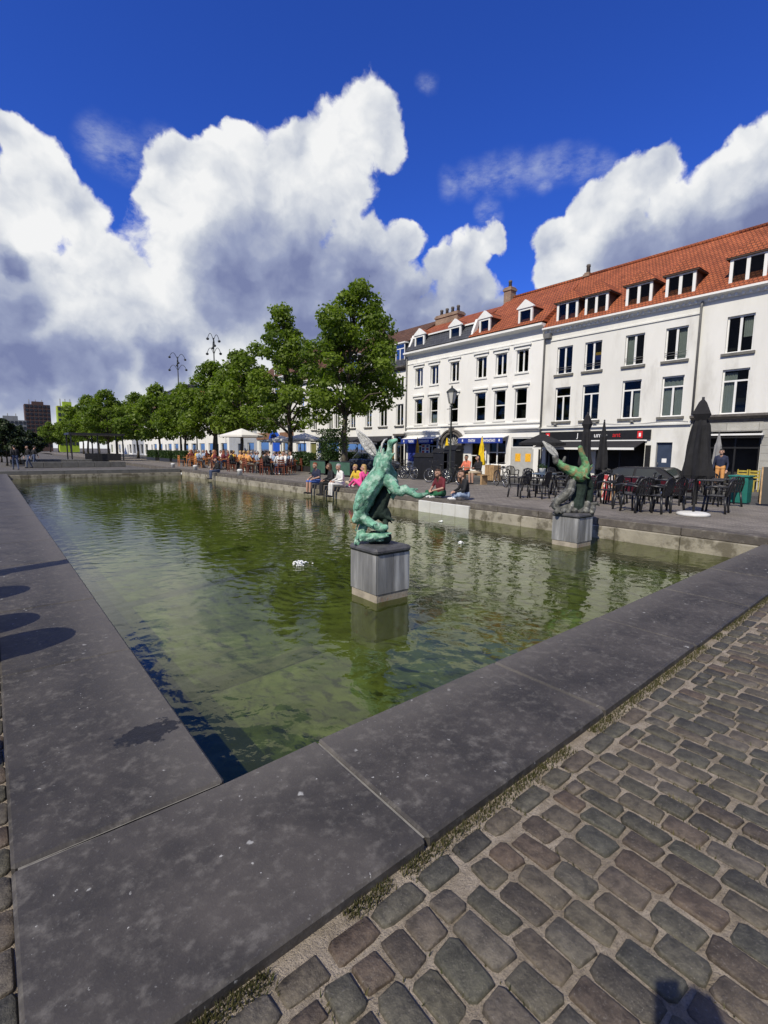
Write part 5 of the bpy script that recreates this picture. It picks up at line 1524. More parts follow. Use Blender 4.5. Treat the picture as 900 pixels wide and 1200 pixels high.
t1 = tree_meshes(1, thgt(403, 334), 4.2, 3.5, 74, 20000, .21, (.4, -.6), ivy=True)
tree(t1, (TXr, tpos(403), 0.0), 0.0, 'tallest leafy plane tree with ivy on its trunk behind the diving statue')
t2 = tree_meshes(2, thgt(340, 362), 3.3, 3.2, 66, 15500, .22, (-.3, .2))
tree(t2, (TXr, tpos(340), 0.0), 0.0, 'pointed plane tree beside the tallest one')
t3 = tree_meshes(3, 9.6, 3.4, 3.7, 72, 12000, .27); t4 = tree_meshes(4, 9.0, 3.3, 3.8, 70, 11000, .29, (.4, 0)); t5 = tree_meshes(5, 8.6, 3.1, 4.0, 66, 9500, .33)
tree(t3, (TXr, tpos(284), 0.0), 1.0, 'rounded plane tree beside the white terrace parasol')
for i, (u, x) in enumerate(((252, 17), (218, 17), (188, 17), (162, 17), (138, 17), (117, 17), (99, 17), (84, 17), (70, 17), (128, 12.5), (104, 12.5), (60, 14))):
    yy = float(onx(u, 540, x)[1])
    tree((t3, t4, t5)[i % 3], (x, yy, 0.0), i * 1.3, 'green plane tree in the row down the street', 'plane trees in the row down the street', (1.0, .93, 1.06, .97)[i % 4] * (1.0 if x < 20 else .95))
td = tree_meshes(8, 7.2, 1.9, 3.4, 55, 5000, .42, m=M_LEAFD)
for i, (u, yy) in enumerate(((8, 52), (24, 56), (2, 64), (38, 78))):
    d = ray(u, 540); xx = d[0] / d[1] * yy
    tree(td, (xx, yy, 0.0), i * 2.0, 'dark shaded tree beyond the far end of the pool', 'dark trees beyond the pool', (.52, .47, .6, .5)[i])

# ------------------------------------------------------------------ street furniture and vehicles
M_PLAST = mat('black_plastic', (0.018, 0.018, 0.02), 0.38, 0.2, 6, spec=0.5)
M_WOODO = mat('orange_wood', (0.5, 0.2, 0.06), 0.6, 0.25, 9)
M_WOODR = mat('red_brown_wood', (0.17, 0.05, 0.025), 0.6, 0.25, 9)
M_WOOD = mat('pale_wood', (0.38, 0.25, 0.13), 0.75, 0.25, 7)
M_STEEL = mat('dark_steel', (0.05, 0.05, 0.052), 0.45, 0.2, 8, metal=0.5)
M_CHROME = mat('bright_steel', (0.5, 0.5, 0.5), 0.25, 0.1, 5, metal=0.9)
M_CANB = mat('black_canvas', (0.016, 0.016, 0.018), 0.9, 0.25, 5, 0.3, 30)
M_CANW = mat('white_canvas', (0.74, 0.72, 0.66), 0.85, 0.06, 3)
M_CANG = mat('grey_canvas', (0.24, 0.24, 0.24), 0.9, 0.15, 4)
M_CONC = mat('white_concrete', (0.6, 0.6, 0.58), 0.8, 0.08, 5)
M_RUB = mat('tyre_rubber', (0.02, 0.02, 0.02), 0.85, 0.2, 9)
M_HEDGE = leaf_material('hedge_leaves', (0.014, 0.036, 0.01), (0.05, 0.09, 0.02), 0.25)
M_IRON = mat('green_black_iron', (0.025, 0.03, 0.028), 0.5, 0.2, 6)
M_LAMPG = mat('lantern_glass', (0.5, 0.5, 0.47), 0.3, 0.05)


def monobloc():
    t = proto('plastic_chair', 'black slatted plastic armchair on the cafe terrace by the quay', 'chair', 'black plastic armchairs on the cafe terrace')
    s = MB(); s.box(-.22, -.22, .41, .22, .22, .44); s.build('seat', M_PLAST, t, .015)
    for (x, y_) in ((.2, .21), (.2, -.21), (-.2, .2), (-.2, -.2)):
        sp = 1.15; MB().tube([(x * sp * 1.05, y_ * sp * 1.05, 0), (x, y_, .42)], [.026, .03], 6).build('leg', M_PLAST, t)
    bk = MB()
    bk.tube([(-.21, -.21, .44), (-.27, -.22, .7), (-.31, -.17, .82), (-.33, 0, .86), (-.31, .17, .82), (-.27, .22, .7), (-.21, .21, .44)], .022, 6)
    for y_ in (-.14, -.07, 0, .07, .14): bk.obox((-.27, y_, .63), (.014, .04, .44), 0, 0, RAD(-14))
    bk.build('backrest', M_PLAST, t)
    for s_1 in (-1, 1): MB().tube([(-.27, s_1 * .22, .64), (.05, s_1 * .26, .66), (.2, s_1 * .25, .63), (.2, s_1 * .22, .42)], [.02, .026, .026, .022], 6).build('armrest', M_PLAST, t)
    return t


def cafe_table(m_top, label, group):
    t = proto('cafe_table', label, 'table', group)
    MB().box(-.36, -.36, .71, .36, .36, .74).build('table_top', m_top, t, .012)
    for (x, y_) in ((.3, .3), (.3, -.3), (-.3, .3), (-.3, -.3)): MB().tube([(x * 1.05, y_ * 1.05, 0), (x, y_, .712)], .022, 6).build('leg', M_STEEL, t)
    return t


def wood_chair():
    t = proto('wooden_chair', 'orange wooden chair at the terrace under the trees', 'chair', 'orange wooden terrace chairs')
    MB().box(-.2, -.2, .43, .2, .2, .46).build('seat', M_WOODO, t, .008)
    for (x, y_, h) in ((.18, .18, .432), (.18, -.18, .432), (-.19, .18, .9), (-.19, -.18, .9)): MB().box(x - .018, y_ - .018, 0, x + .018, y_ + .018, h).build('leg', M_WOODO, t)
    for z in (.55, .67, .79): MB().box(-.2, -.161, z, -.18, .161, z + .07).build('slat', M_WOODO, t)
    return t


chair = monobloc(); tab = cafe_table(M_PLAST, 'black square table among the plastic armchairs', 'black tables on the cafe terrace')
tabblue = cafe_table(mat('blue_grey_top', (0.09, 0.13, 0.18), 0.5), 'slate blue table with a potted plant on the terrace', None)


def put(p_, u, v, rz=0.0, **kw):
    q_ = at_quay(u, v); return place(p_, (q_[0], q_[1], qz(q_[0])), rz, **kw)


fr_ = random.Random(8)
# left pair of tables, then the terrace round the big parasols
for (u, v, a) in ((608, 583, 95), (631, 584, 85), (622, 576, 250), (655, 580, 130), (650, 571, 260), (600, 566, 20),
                  (712, 592, 80), (734, 597, 100), (757, 590, 95), (783, 600, 75), (722, 579, 250), (748, 580, 265), (776, 583, 240), (700, 583, 60), (690, 589, 100),
                  (800, 590, 170), (838, 601, 110), (852, 593, 60), (843, 584, 250), (826, 581, 240), (812, 577, 270), (860, 585, 20), (762, 574, 200), (735, 572, 190), (672, 572, 220), (768, 601, 85), (722, 590, 20), (790, 573, 230), (745, 600, 70), (832, 574, 200), (710, 573, 210), (664, 588, 60)):
    put(chair, u, v, RAD(a + fr_.uniform(-12, 12)))
for (u, v) in ((641, 577), (710, 583), (742, 586), (775, 592), (828, 592), (850, 589), (795, 581)): put(tab, u, v, fr_.uniform(-.2, .2))
tb = put(tabblue, 634, 580, .1)


def potted(loc, r_, h, label, pot_m, n=220, m=None, name='potted_plant'):
    t = thing(name, loc, label, 'plant'); x, y_, z = loc
    MB().lathe([(r_ * .7, 0), (r_ * .95, h * .45), (r_, h * .5)], loc, 12).build('pot', pot_m, t)
    nr = np.random.default_rng(int(abs(x * 131 + y_ * 17)) + 3); v = []; f = []; c = []
    for i in range(n):
        d = nr.normal(size=3); d /= np.linalg.norm(d); d[2] = abs(d[2])
        q_ = np.array([x, y_, z + h * .5]) + d * nr.uniform(.4, 1) * [r_ * 1.5, r_ * 1.5, h * .6]
        a = nr.normal(size=3); a /= np.linalg.norm(a); b_ = np.cross(a, d); s1 = r_ * .22
        o_ = len(v); v += [q_ - a * s1, q_ + b_ * s1 * .5, q_ + a * s1, q_ - b_ * s1 * .5]; f.append((o_, o_ + 1, o_ + 2, o_ + 3)); c += [nr.random()] * 4
    me = bpy.data.meshes.new('foliage'); me.from_pydata([tuple(np.array(k) - loc) for k in v], [], f); me.materials.append(m or M_HEDGE)
    at_ = me.attributes.new('rnd', 'FLOAT', 'POINT'); at_.data.foreach_set('value', c); link('foliage', me, t)
    return t


potted((tb.location[0], tb.location[1], tb.location[2] + .742), .12, .35, 'small leafy plant in a pot on the slate blue table', M_CONC)


def folded(h, rmax, name, label, m, base_m, group=None, cap=False, hem=.85):
    """folded market parasol: hooded top, gathered pleats, hem, pole and foot"""
    t = proto(name, label, 'parasol', group)
    MB().tube([(0, 0, .05), (0, 0, h)], .028, 8).build('pole', M_STEEL, t)
    k = h / 2.68
    wob = lambda j, i: 1 + (.24 if j % 3 == 0 else -.16 if j % 3 == 1 else .02) * (1 - .06 * i) + .09 * math.sin(j * 5.1 + i * 1.7)
    pr = [(rmax * .86, hem * k), (rmax, hem * k + .08), (rmax * .86, 1.25 * k), (rmax * .72, 1.6 * k), (rmax * .62, 1.9 * k), (rmax * .58, 2.05 * k), (rmax * .4, 2.2 * k)]
    if cap: pr += [(rmax * .34, 2.24 * k)]
    else: pr += [(rmax * .2, 2.5 * k), (.03, 2.6 * k)]
    MB().lathe(pr, (0, 0, 0), 24, wob=wob, smooth=False).build('canopy', m, t)
    if cap:
        c = MB(); q4 = [(.8 * rmax, 0), (0, .8 * rmax), (-.8 * rmax, 0), (0, -.8 * rmax)]
        v = [(a * .42, b_ * .42, 2.06 * k) for a, b_ in q4] + [(a * 1.15, b_ * 1.15, 2.3 * k) for a, b_ in q4] + [(a * .5, b_ * .5, 2.56 * k) for a, b_ in q4] + [(0, 0, 2.66 * k)]
        f = [(i, (i + 1) % 4, 4 + (i + 1) % 4, 4 + i) for i in range(4)] + [(4 + i, 4 + (i + 1) % 4, 8 + (i + 1) % 4, 8 + i) for i in range(4)] + [(8 + i, 8 + (i + 1) % 4, 12) for i in range(4)] + [(3, 2, 1, 0)]
        c.add(v, f); c.build('top_vent', m, t)
    MB().lathe([(.33, 0), (.35, .02), (.34, .06), (.28, .08), (.06, .09)], (0, 0, 0), 20).build('foot', base_m, t)
    return t


pb = folded(2.72, .27, 'folded_parasol', 'large black folded parasol on a white round foot by the quay', M_CANB, M_CONC, None, True)
put(pb, 812, 604, RAD(-30))
pb2 = folded(2.8, .2, 'folded_parasol', 'black folded parasol rising behind the lime green statue', M_CANB, M_STEEL, None, True, 1.0); q_ = at_quay(683, 582); place(pb2, (q_[0], q_[1], qz(q_[0])), RAD(-36))
pb3 = folded(2.75, .19, 'folded_parasol', 'slim black folded parasol in front of the cafe sign', M_CANB, M_STEEL); q_ = at_quay(703, 577); place(pb3, (q_[0], q_[1], qz(q_[0])), .2)
pg = folded(2.45, .2, 'folded_parasol', 'grey folded parasol before the black shopfront', M_CANG, M_STEEL, hem=1.1); y_ = onx(838, 540, 21.2)[1]; place(pg, (24.2, onx(840, 540, 24.2)[1], .075), 0)
py = folded(2.5, .2, 'folded_parasol', 'bright yellow folded parasol in front of the arched doorway', M_YEL, M_STEEL, hem=.7); place(py, (24.6, float(onx(523.5, 530, 24.6)[1]), .075))
py2 = copy_tree(py); py2.location = (24.6, float(onx(564.5, 530, 24.6)[1]), .075); py2['label'] = 'bright yellow folded parasol beside the tall price board'
po = folded(2.5, .15, 'folded_parasol', 'ochre folded parasol by the blue shop panel', mat('ochre_cloth', (0.45, 0.25, 0.02), 0.8, 0.15, 5), M_STEEL, hem=.5); place(po, (24.7, float(onx(489, 530, 24.7)[1]), .075))
po2 = copy_tree(po); po2.location = (24.4, float(onx(459.5, 530, 24.4)[1]), .075); po2['label'] = 'ochre folded parasol beside the glazed green-grey door'


def open_parasol(m, r_, h, label):
    t = proto('open_parasol', label, 'parasol')
    MB().tube([(0, 0, 0.04), (0, 0, h)], .03, 8).build('pole', M_STEEL, t)
    c = MB(); n = 8
    ring = [(r_ * math.cos(i * math.pi / 4 + .39), r_ * math.sin(i * math.pi / 4 + .39)) for i in range(n)]
    v = [(0, 0, h)] + [(a * .5, b_ * .5, h - .28) for a, b_ in ring] + [(a, b_, h - .52) for a, b_ in ring] + [(a, b_, h - .66) for a, b_ in ring]
    f = [(0, 1 + i, 1 + (i + 1) % n) for i in range(n)] + [(1 + i, 9 + i, 9 + (i + 1) % n, 1 + (i + 1) % n) for i in range(n)] + [(9 + i, 17 + i, 17 + (i + 1) % n, 9 + (i + 1) % n) for i in range(n)]
    c.add(v, f); c.build('canopy', m, t)
    for i in range(n): MB().tube([(0, 0, h - .45), (ring[i][0] * .95, ring[i][1] * .95, h - .55)], .012, 4).build('rib', M_STEEL, t)
    MB().box(-.3, -.3, 0, .3, .3, .06).build('foot', M_CONC, t)
    return t


def place_at(p_, u, x, **kw):
    y_ = float(onx(u, 540, x)[1]); return place(p_, (x, y_, qz(x) if x < 17.6 else 0.0 if x < 23.2 else .075), kw.pop('rz', 0.0), **kw)


place_at(open_parasol(M_CANB, 1.25, 2.55, 'open black parasol at the corner of the cafe front'), 634, 23.6)
place_at(open_parasol(M_CANW, 1.6, 3.0, 'wide white parasol over the orange terrace chairs'), 284, 15.0)
place_at(open_parasol(M_CANW, 1.9, 2.95, 'white parasol in front of the bright blue doorway'), 357, 20.0)
place_at(open_parasol(M_CANW, 1.7, 2.9, 'white parasol on the far terrace side'), 330, 21.5)

# terrace crowd under the trees
wc = wood_chair(); wcd = None
tw_ = cafe_table(M_WOODO, 'orange wooden table on the crowded terrace', 'orange terrace tables')
gi = 0
for r_i, x0 in enumerate((12.6, 14.2, 15.8)):
    for c_i in range(6):
        u = 222 + c_i * 20 + r_i * 9
        y0 = float(onx(u, 545, x0)[1]); z0 = qz(x0)
        place(tw_, (x0, y0, z0), fr_.uniform(-.2, .2))
        for k, (dx, dy, rz) in enumerate(((-.62, 0, 0), (.62, 0, 180), (0, -.62, 90))):
            if k == 2 and fr_.random() < .5: continue
            a = RAD(rz + fr_.uniform(-15, 15))
            if c_i >= 2:
                if wcd is None:
                    wcd = copy_tree(wc); wcd['label'] = 'red-brown wooden chair on the crowded terrace'; wcd['group'] = 'red-brown wooden terrace chairs'
                    for o in wcd.children: o.data = o.data.copy(); o.data.materials[0] = M_WOODR
                place(wcd, (x0 + dx, y0 + dy, z0), a)
            else: place(wc, (x0 + dx, y0 + dy, z0), a)
            if fr_.random() < .72:
                who = 12 + fr_.randrange(6); cl = ['white shirt', 'orange top', 'ochre top', 'black clothes', 'dark red top', 'pale blue shirt'][who - 12]
                put_person(who, (x0 + dx + .02 * math.cos(a), y0 + dy + .02 * math.sin(a), z0 - .005), a, 'person in %s seated among the orange terrace chairs' % cl, 'people in %s on the terrace' % cl)
for k, (u, x) in enumerate(((34, 9), (40, 10), (18, 4.0))):
    d = ray(u, 540); yy = [46, 48, 43][k]
    put_person(11, (d[0] / d[1] * yy, yy, -.03), RAD([200, 20, 100][k]), group='people walking under the dark trees')

# bench, crate and the two people by the bicycles
bx_, by_ = at_quay(554, 567)[:2]
t = thing('bench', (bx_, by_, qz(bx_)), 'plain wooden bench under two seated people by the bicycles', 'bench')
z = qz(bx_)
for k in (-.15, 0, .15): MB().box(bx_ + k - .065, by_ - .8, z + .42, bx_ + k + .065, by_ + .8, z + .455).build('slat', M_WOOD, t)
for yy in (-.65, .65): MB().box(bx_ - .2, by_ + yy - .04, z, bx_ + .2, by_ + yy + .04, z + .419).build('leg', M_WOOD, t)
put_person(7, (bx_ - .02, by_ + .38, z - .01), RAD(178)); put_person(8, (bx_ - .02, by_ - .33, z - .01), RAD(168))
cx_, cyy = at_quay(577, 563)[:2]; z = qz(cx_)
t = thing('wooden_crate', (cx_, cyy, z), 'tall slatted wooden crate beside the bench', 'crate')
for k in range(5): MB().box(cx_ - .3, cyy - .3 + k * .125, z + .02, cx_ - .27, cyy - .2 + k * .125, z + .85).build('slat', M_WOOD, t)
MB().box(cx_ - .268, cyy - .3, z, cx_ + .3, cyy + .3, z + .82).build('box', M_WOOD, t)


def bicycle(label, m, group=None):
    t = proto('bicycle', label, 'bicycle', group)
    for x in (-.52, .52):
        w_ = MB(); w_.tube([(x + .33 * math.cos(a), 0, .34 + .33 * math.sin(a)) for a in np.linspace(0, 2 * math.pi, 20, endpoint=False)], .018, 6, closed=True)
        o = w_.build('wheel', M_RUB, t)
        s = MB(); s.tube([(x + .305 * math.cos(a), 0, .34 + .305 * math.sin(a)) for a in np.linspace(0, 2 * math.pi, 20, endpoint=False)], .01, 5, closed=True)
        for a in np.linspace(0, math.pi, 7, endpoint=False): s.tube([(x + .3 * math.cos(a), 0, .34 + .3 * math.sin(a)), (x - .3 * math.cos(a), 0, .34 - .3 * math.sin(a))], .004, 4)
        s.build('rim', M_CHROME, o)
    fr = MB()
    for a, b_ in (((-.05, 0, .32), (-.18, 0, .78)), ((-.05, 0, .32), (.36, 0, .74)), ((-.16, 0, .72), (.34, 0, .8)), ((-.05, 0, .32), (-.52, 0, .34)), ((-.16, 0, .7), (-.52, 0, .34)), ((.34, 0, .82), (.52, 0, .34))): fr.tube([a, b_], .018, 6)
    fr.build('frame', m, t)
    MB().tube([(.33, 0, .8), (.32, 0, .98), (.36, .0, 1.0)], .014, 6).tube([(.22, -.27, 1.0), (.36, -.2, 1.02), (.37, 0, 1.0), (.36, .2, 1.02), (.22, .27, 1.0)], .014, 6).build('handlebar', M_STEEL, t)
    MB().ell((-.2, 0, .86), (.14, .07, .035), 10, 6).tube([(-.18, 0, .76), (-.195, 0, .85)], .013, 6).build('saddle', M_BLACK, t)
    MB().tube([(-.05, -.12, .24), (-.05, -.05, .32), (-.05, .05, .32), (-.05, .12, .4)], .012, 6).build('pedals', M_STEEL, t)
    return t


bk = bicycle('black bicycle parked before the arched doorway', M_BLACK)
for (u, x, rz, lab) in ((513, 16.2, 95, 'black bicycle leaning by the dark kiosk boxes'), (531, 16.0, 82, 'black bicycle parked before the arched doorway'), (478, 17.3, 88, 'grey bicycle parked by the glazed door'), (466, 17.4, 100, 'bicycle standing beside the diving statue view of the glazed door'), (588, 17.2, 60, 'bicycle parked by the white stall riser')):
    place(bk, (x, float(onx(u, 540, x)[1]), qz(x)), RAD(rz), label=lab)
for o in COL.objects:
    if o.name.startswith('bicycle') and o.get('label', '').startswith('bicycle standing'): o['label'] = 'bicycle parked beside the ochre parasol and glazed door'


def scooter(label, m):
    t = proto('scooter', label, 'scooter', 'scooters parked by the tree')
    for x in (-.55, .6):
        MB().tube([(x + .19 * math.cos(a), 0, .23 + .19 * math.sin(a)) for a in np.linspace(0, 2 * math.pi, 14, endpoint=False)], .05, 7, closed=True).build('wheel', M_RUB, t)
    b_ = MB(); b_.prism([(-.85, .5), (-.75, .3), (-.3, .25), (.2, .22), (.45, .3), (.55, .75), (.42, .9), (.32, .85), (.25, .35), (-.05, .35), (-.15, .65), (-.8, .68)], -.15, .15, 'y'); b_.build('body', m, t, .04)
    MB().ell((-.42, 0, .74), (.4, .15, .08), 10, 6).build('seat', M_BLACK, t)
    MB().tube([(.38, -.32, 1.02), (.44, 0, 1.0), (.38, .32, 1.02)], .016, 6).tube([(.44, 0, 1.0), (.6, 0, .25)], .025, 6).build('handlebar', M_STEEL, t)
    MB().ell((.55, 0, .86), (.05, .08, .08), 8, 6).build('headlight', M_LAMPG, t)
    return t


s1_ = scooter('white scooter parked by the tree trunk', M_CONC); s2_ = scooter('dark scooter parked by the tree trunk', M_STEEL)
place_at(s1_, 313, 14.6, rz=RAD(70)); place_at(s2_, 322, 16, rz=RAD(90))
for u in (330, 335, 318): place_at(s2_, u, 16.3, rz=RAD(80 + u % 7 * 5))


def car(label, m, roof_m=None):
    t = proto('parked_car', label, 'car')
    b_ = MB(); half = .86
    pr = [(-2.0, .35), (-2.05, .6), (-1.98, .9), (-1.0, 1.0), (.9, .98), (1.9, .82), (2.05, .62), (2.02, .32), (1.0, .22), (-1.0, .22)]
    b_.prism(pr, -half, half, 'y'); b_.build('body', m, t, .07)
    c = MB()
    lo_ = [(-1.75, .96), (1.0, .97), (.25, 1.43), (-1.2, 1.45)]
    v = [(x, s * (half - .06 if z < 1.2 else half - .2), z) for s in (-1, 1) for x, z in lo_]
    c.add(v, [(0, 1, 2, 3), (7, 6, 5, 4), (0, 4, 5, 1), (1, 5, 6, 2), (2, 6, 7, 3), (3, 7, 4, 0)]); o = c.build('cabin', roof_m or m, t, .03)
    gl = MB()
    for s in (-1, 1):
        for (x0, x1, x2, x3) in ((-1.45, -.45, -.45, -1.05), (-.36, .72, .2, -.36)):
            gl.add([(x0, s * (half - .045), 1.02), (x1, s * (half - .045), 1.02), (x2, s * (half - .165), 1.38), (x3, s * (half - .165), 1.38)], [(0, 1, 2, 3)])
    gl.add([(.98, -.7, 1.03), (.98, .7, 1.03), (.35, .58, 1.42), (.35, -.58, 1.42)], [(0, 1, 2, 3)]); gl.add([(-1.74, -.7, 1.02), (-1.74, .7, 1.02), (-1.3, .58, 1.41), (-1.3, -.58, 1.41)], [(0, 1, 2, 3)])
    gl.build('window_glass', M_CARG, o)
    for x in (-1.25, 1.28):
        for s in (-1, 1):
            w_ = MB(); w_.tube([(x, s * (half - .16), .31), (x, s * (half + .02), .31)], .31, 18); ww = w_.build('wheel', M_RUB, t)
            MB().tube([(x, s * (half + .021), .31), (x, s * (half + .03), .31)], .19, 14).build('rim', M_CHROME, ww)
    for s in (-1, 1):
        MB().ell((1.98, s * .6, .68), (.06, .17, .08), 10, 6).build('headlight', M_LAMPG, t); MB().ell((-2.0, s * .68, .75), (.05, .12, .1), 10, 6).build('taillight', M_LETRED, t)
        MB().ell((.62, s * (half + .07), 1.04), (.07, .09, .06), 8, 6).build('mirror', m, t)
    return t


M_CARG = mat('car_glass', (0.015, 0.018, 0.02), 0.05, 0.1, 2, spec=0.8)
cr1 = car('low dark red car with black top parked in front of the cafe', mat('dark_red_paint', (0.06, 0.006, 0.011), 0.3, 0.05, 2, spec=0.5), M_BLACK); place(cr1, (18.9, float(onx(742, 550, 18.9)[1]), 0.0), RAD(90), sc=(1, 1, .76))
cr2 = car('slate grey car parked behind the people on the quay', mat('slate_paint', (0.06, 0.07, 0.09), 0.25, 0.05, 2, spec=0.6)); place(cr2, (21.8, float(onx(438, 545, 21.8)[1]), 0.0), RAD(-90))

# terrace screens, planters, boards, bins


def hedge_planter(loc, L, wd, h, label, rz=0.0):
    t = thing('hedge_planter', loc, label, 'planter'); t.rotation_euler = (0, 0, rz); ROOT[t.name] = (0, 0, 0)
    MB().box(-wd / 2, -L / 2, 0, wd / 2, L / 2, .4).build('planter_box', M_STEEL, t)
    nr = np.random.default_rng(int(abs(loc[0] * 77 + loc[1] * 13))); n = int(700 * L * h)
    q_ = nr.uniform(-.5, .5, (n, 3)) * [wd * 1.15, L * 1.02, h - .35] + [0, 0, .38 + (h - .35) / 2]; a = nr.normal(size=(n, 3)); a /= np.linalg.norm(a, axis=1)[:, None]; b_ = np.cross(a, nr.normal(size=(n, 3))); b_ /= np.linalg.norm(b_, axis=1)[:, None]
    A = np.stack([q_ - a * .07, q_ + b_ * .04, q_ + a * .07, q_ - b_ * .04], 1).reshape(-1, 3)
    me = bpy.data.meshes.new('foliage'); me.from_pydata(A.tolist(), [], [tuple(range(4 * i, 4 * i + 4)) for i in range(n)]); me.materials.append(M_HEDGE)
    at_ = me.attributes.new('rnd', 'FLOAT', 'POINT'); at_.data.foreach_set('value', np.repeat(nr.random(n), 4)); link('foliage', me, t)


def hp(u, x, L, h, label, wd=.6): hedge_planter((x, float(onx(u, 540, x)[1]), qz(x) if x < 17.6 else 0.0), L, wd, h, label)


hp(352, 17.0, 1.6, 1.3, 'dark hedge planter right of the scooters'); hp(362, 17.0, 1.4, 1.25, 'dark hedge planter next to the green screen')
hp(388, 18.6, 1.8, 3.0, 'tall dark shrub in a planter behind the tallest tree', 1.3)
for u, lab in ((212, 'low dark hedge at the end of the orange terrace'), (196, 'low dark hedge beside the far tree trunks'), (180, 'low dark hedge far along the terrace')): hp(u, 15.5, 4.0, 1.2, lab)


def screen(u, x, L, h, m, label):
    y0 = float(onx(u, 540, x)[1]); z = qz(x); t = thing('terrace_screen', (x, y0, z), label, 'screen')
    fb = MB(); frame_bars(fb, x, y0 - L / 2, y0 + L / 2, z + .05, z + h, .05, .04); fb.build('frame', M_STEEL, t)
    MB().box(x + .012, y0 - L / 2 + .04, z + .08, x + .028, y0 + L / 2 - .04, z + h - .04).build('panel', m, t)
    for s in (-1, 1): MB().box(x - .2, y0 + s * L * .4 - .03, z, x + .2, y0 + s * L * .4 + .03, z + .049).build('foot', M_STEEL, t)


M_GSC = mat('dull_green_sheet', (0.05, 0.11, 0.075), 0.6, 0.2, 3)
screen(374, 15.4, 2.2, .85, M_GSC, 'dull green low screen behind the red-haired person'); screen(395, 15.4, 2.6, .85, M_GSC, 'dull green low screen under the tallest tree')
for k, (u, lab) in enumerate(((500, 'black cabinet under the blue awning'), (520, 'black cabinet in front of the arched doorway'), (531, 'narrow black cabinet right of the arched doorway'))):
    x = 18.9; y0 = float(onx(u, 540, x)[1]); hgt = (1.5, 1.75, 1.9)[k]; wd = (1.5, 1.1, .8)[k]
    t = thing('utility_cabinet', (x, y0, -.004), lab, 'cabinet')
    MB().box(x - .3, y0 - wd / 2, 0, x + .3, y0 + wd / 2, hgt - .25).build('box', M_BLACK, t, .02)
    MB().prism([(x - .34, hgt - .24), (x + .34, hgt - .24), (x + .26, hgt), (x - .1, hgt)], y0 - wd / 2 - .04, y0 + wd / 2 + .04, 'y').build('lid', M_BLACK, t)
q_ = at_quay(866, 589); t = thing('waste_bin', (q_[0], q_[1], qz(q_[0])), 'teal plastic bin beside the black armchairs', 'bin')
M_TEAL = mat('teal_plastic', (0.02, 0.16, 0.13), 0.5, 0.1, 5)
MB().prism([(q_[0] - .22, q_[2]), (q_[0] + .22, q_[2]), (q_[0] + .28, q_[2] + .8), (q_[0] - .28, q_[2] + .8)], q_[1] - .25, q_[1] + .25, 'y').build('bin_body', M_TEAL, t, .02); MB().box(q_[0] - .3, q_[1] - .28, q_[2] + .805, q_[0] + .3, q_[1] + .28, q_[2] + .86).build('lid', M_TEAL, t, .015)


def a_board(loc, wd, h, m, label, rz=0.0, name='chalk_board'):
    t = thing(name, loc, label, 'board'); ROOT[t.name] = (0, 0, 0); t.rotation_euler = (0, 0, rz)
    for s in (-1, 1): MB().obox((s * h * .13, 0, h / 2), (.03, wd, h), 0, 0, -s * RAD(14)).build('panel', m, t)
    fb = MB()
    for s in (-1, 1): fb.obox((s * h * .13 - .002, s * (wd / 2 + .02), h / 2), (.045, .04, h), 0, 0, -s * RAD(14)).obox((s * h * .13 - .002, -s * (wd / 2 + .02), h / 2), (.045, .04, h), 0, 0, -s * RAD(14))
    fb.build('frame', M_WOOD, t)


q_ = at_quay(899, 591); a_board((q_[0] + .1, q_[1] - .1, qz(q_[0])), .6, 1.15, M_BLACK, 'black chalk board standing at the terrace edge', .3)
M_MENU = mat('red_white_menu', (0.3, 0.02, 0.025), 0.6, 0.1, 5, col2=(0.6, 0.58, 0.55), c2s=7, c2lo=.5, c2hi=.56)
q_ = at_quay(712, 586); a_board((q_[0], q_[1], qz(q_[0])), .26, .8, M_MENU, 'red and white menu stand behind the lime green statue', .2, 'menu_stand')
yw = float(onx(844, 550, 23.9)[1]); put_person(9, (23.9, yw, .075), RAD(185))
# wicker chairs at the shopfront
wk = copy_tree(wc); M_WICK = mat('yellow_wicker', (0.42, 0.33, 0.06), 0.7, 0.3, 12)
wk.location = (24.4, float(onx(868, 550, 24.4)[1]), .075); wk.rotation_euler = (0, 0, RAD(170)); wk['label'] = 'yellow wicker chair at the black shopfront'; wk['group'] = 'yellow chairs at the shopfront'
for o in wk.children: o.data = o.data.copy(); o.data.materials[0] = M_WICK
wk2 = copy_tree(wk); wk2.location = (24.4, float(onx(882, 550, 24.4)[1]), .075)

# ------------------------------------------------------------------ lamps, masts, bollards


def lantern(loc, h, label):
    t = thing('street_lamp', loc, label, 'street lamp'); x, y_, z = loc
    MB().lathe([(.13, 0), (.13, .5), (.08, .6), (.055, .75), (.045, 2.0), (.035, h - .9), (.09, h - .85), (.04, h - .8), (.05, h - .72)], loc, 12).build('post', M_IRON, t)
    lan = MB().lathe([(.12, h - .7), (.24, h - .2), (.22, h - .19)], loc, 6, smooth=False).build('lantern', M_LAMPG, t)
    MB().lathe([(.27, h - .19), (.26, h - .14), (.12, h - .02), (.05, h + .02), (.03, h + .12)], loc, 6, smooth=False).build('lantern_roof', M_IRON, t)
    fb = MB()
    for i in range(6):
        a = i * math.pi / 3; fb.tube([(x + .125 * math.cos(a), y_ + .125 * math.sin(a), z + h - .71), (x + .245 * math.cos(a), y_ + .245 * math.sin(a), z + h - .18)], .012, 4)
    fb.tube([(x, y_ - .3, z + h - .95), (x, y_ + .3, z + h - .95)], .015, 5)
    fb.build('lantern_frame', M_IRON, t)


lx = 17.3; ly = float(onx(528, 520, lx)[1]); lantern((lx, ly, qz(lx)), zat(455, lx, ly) - qz(lx), 'black iron lantern post before the arched doorway')


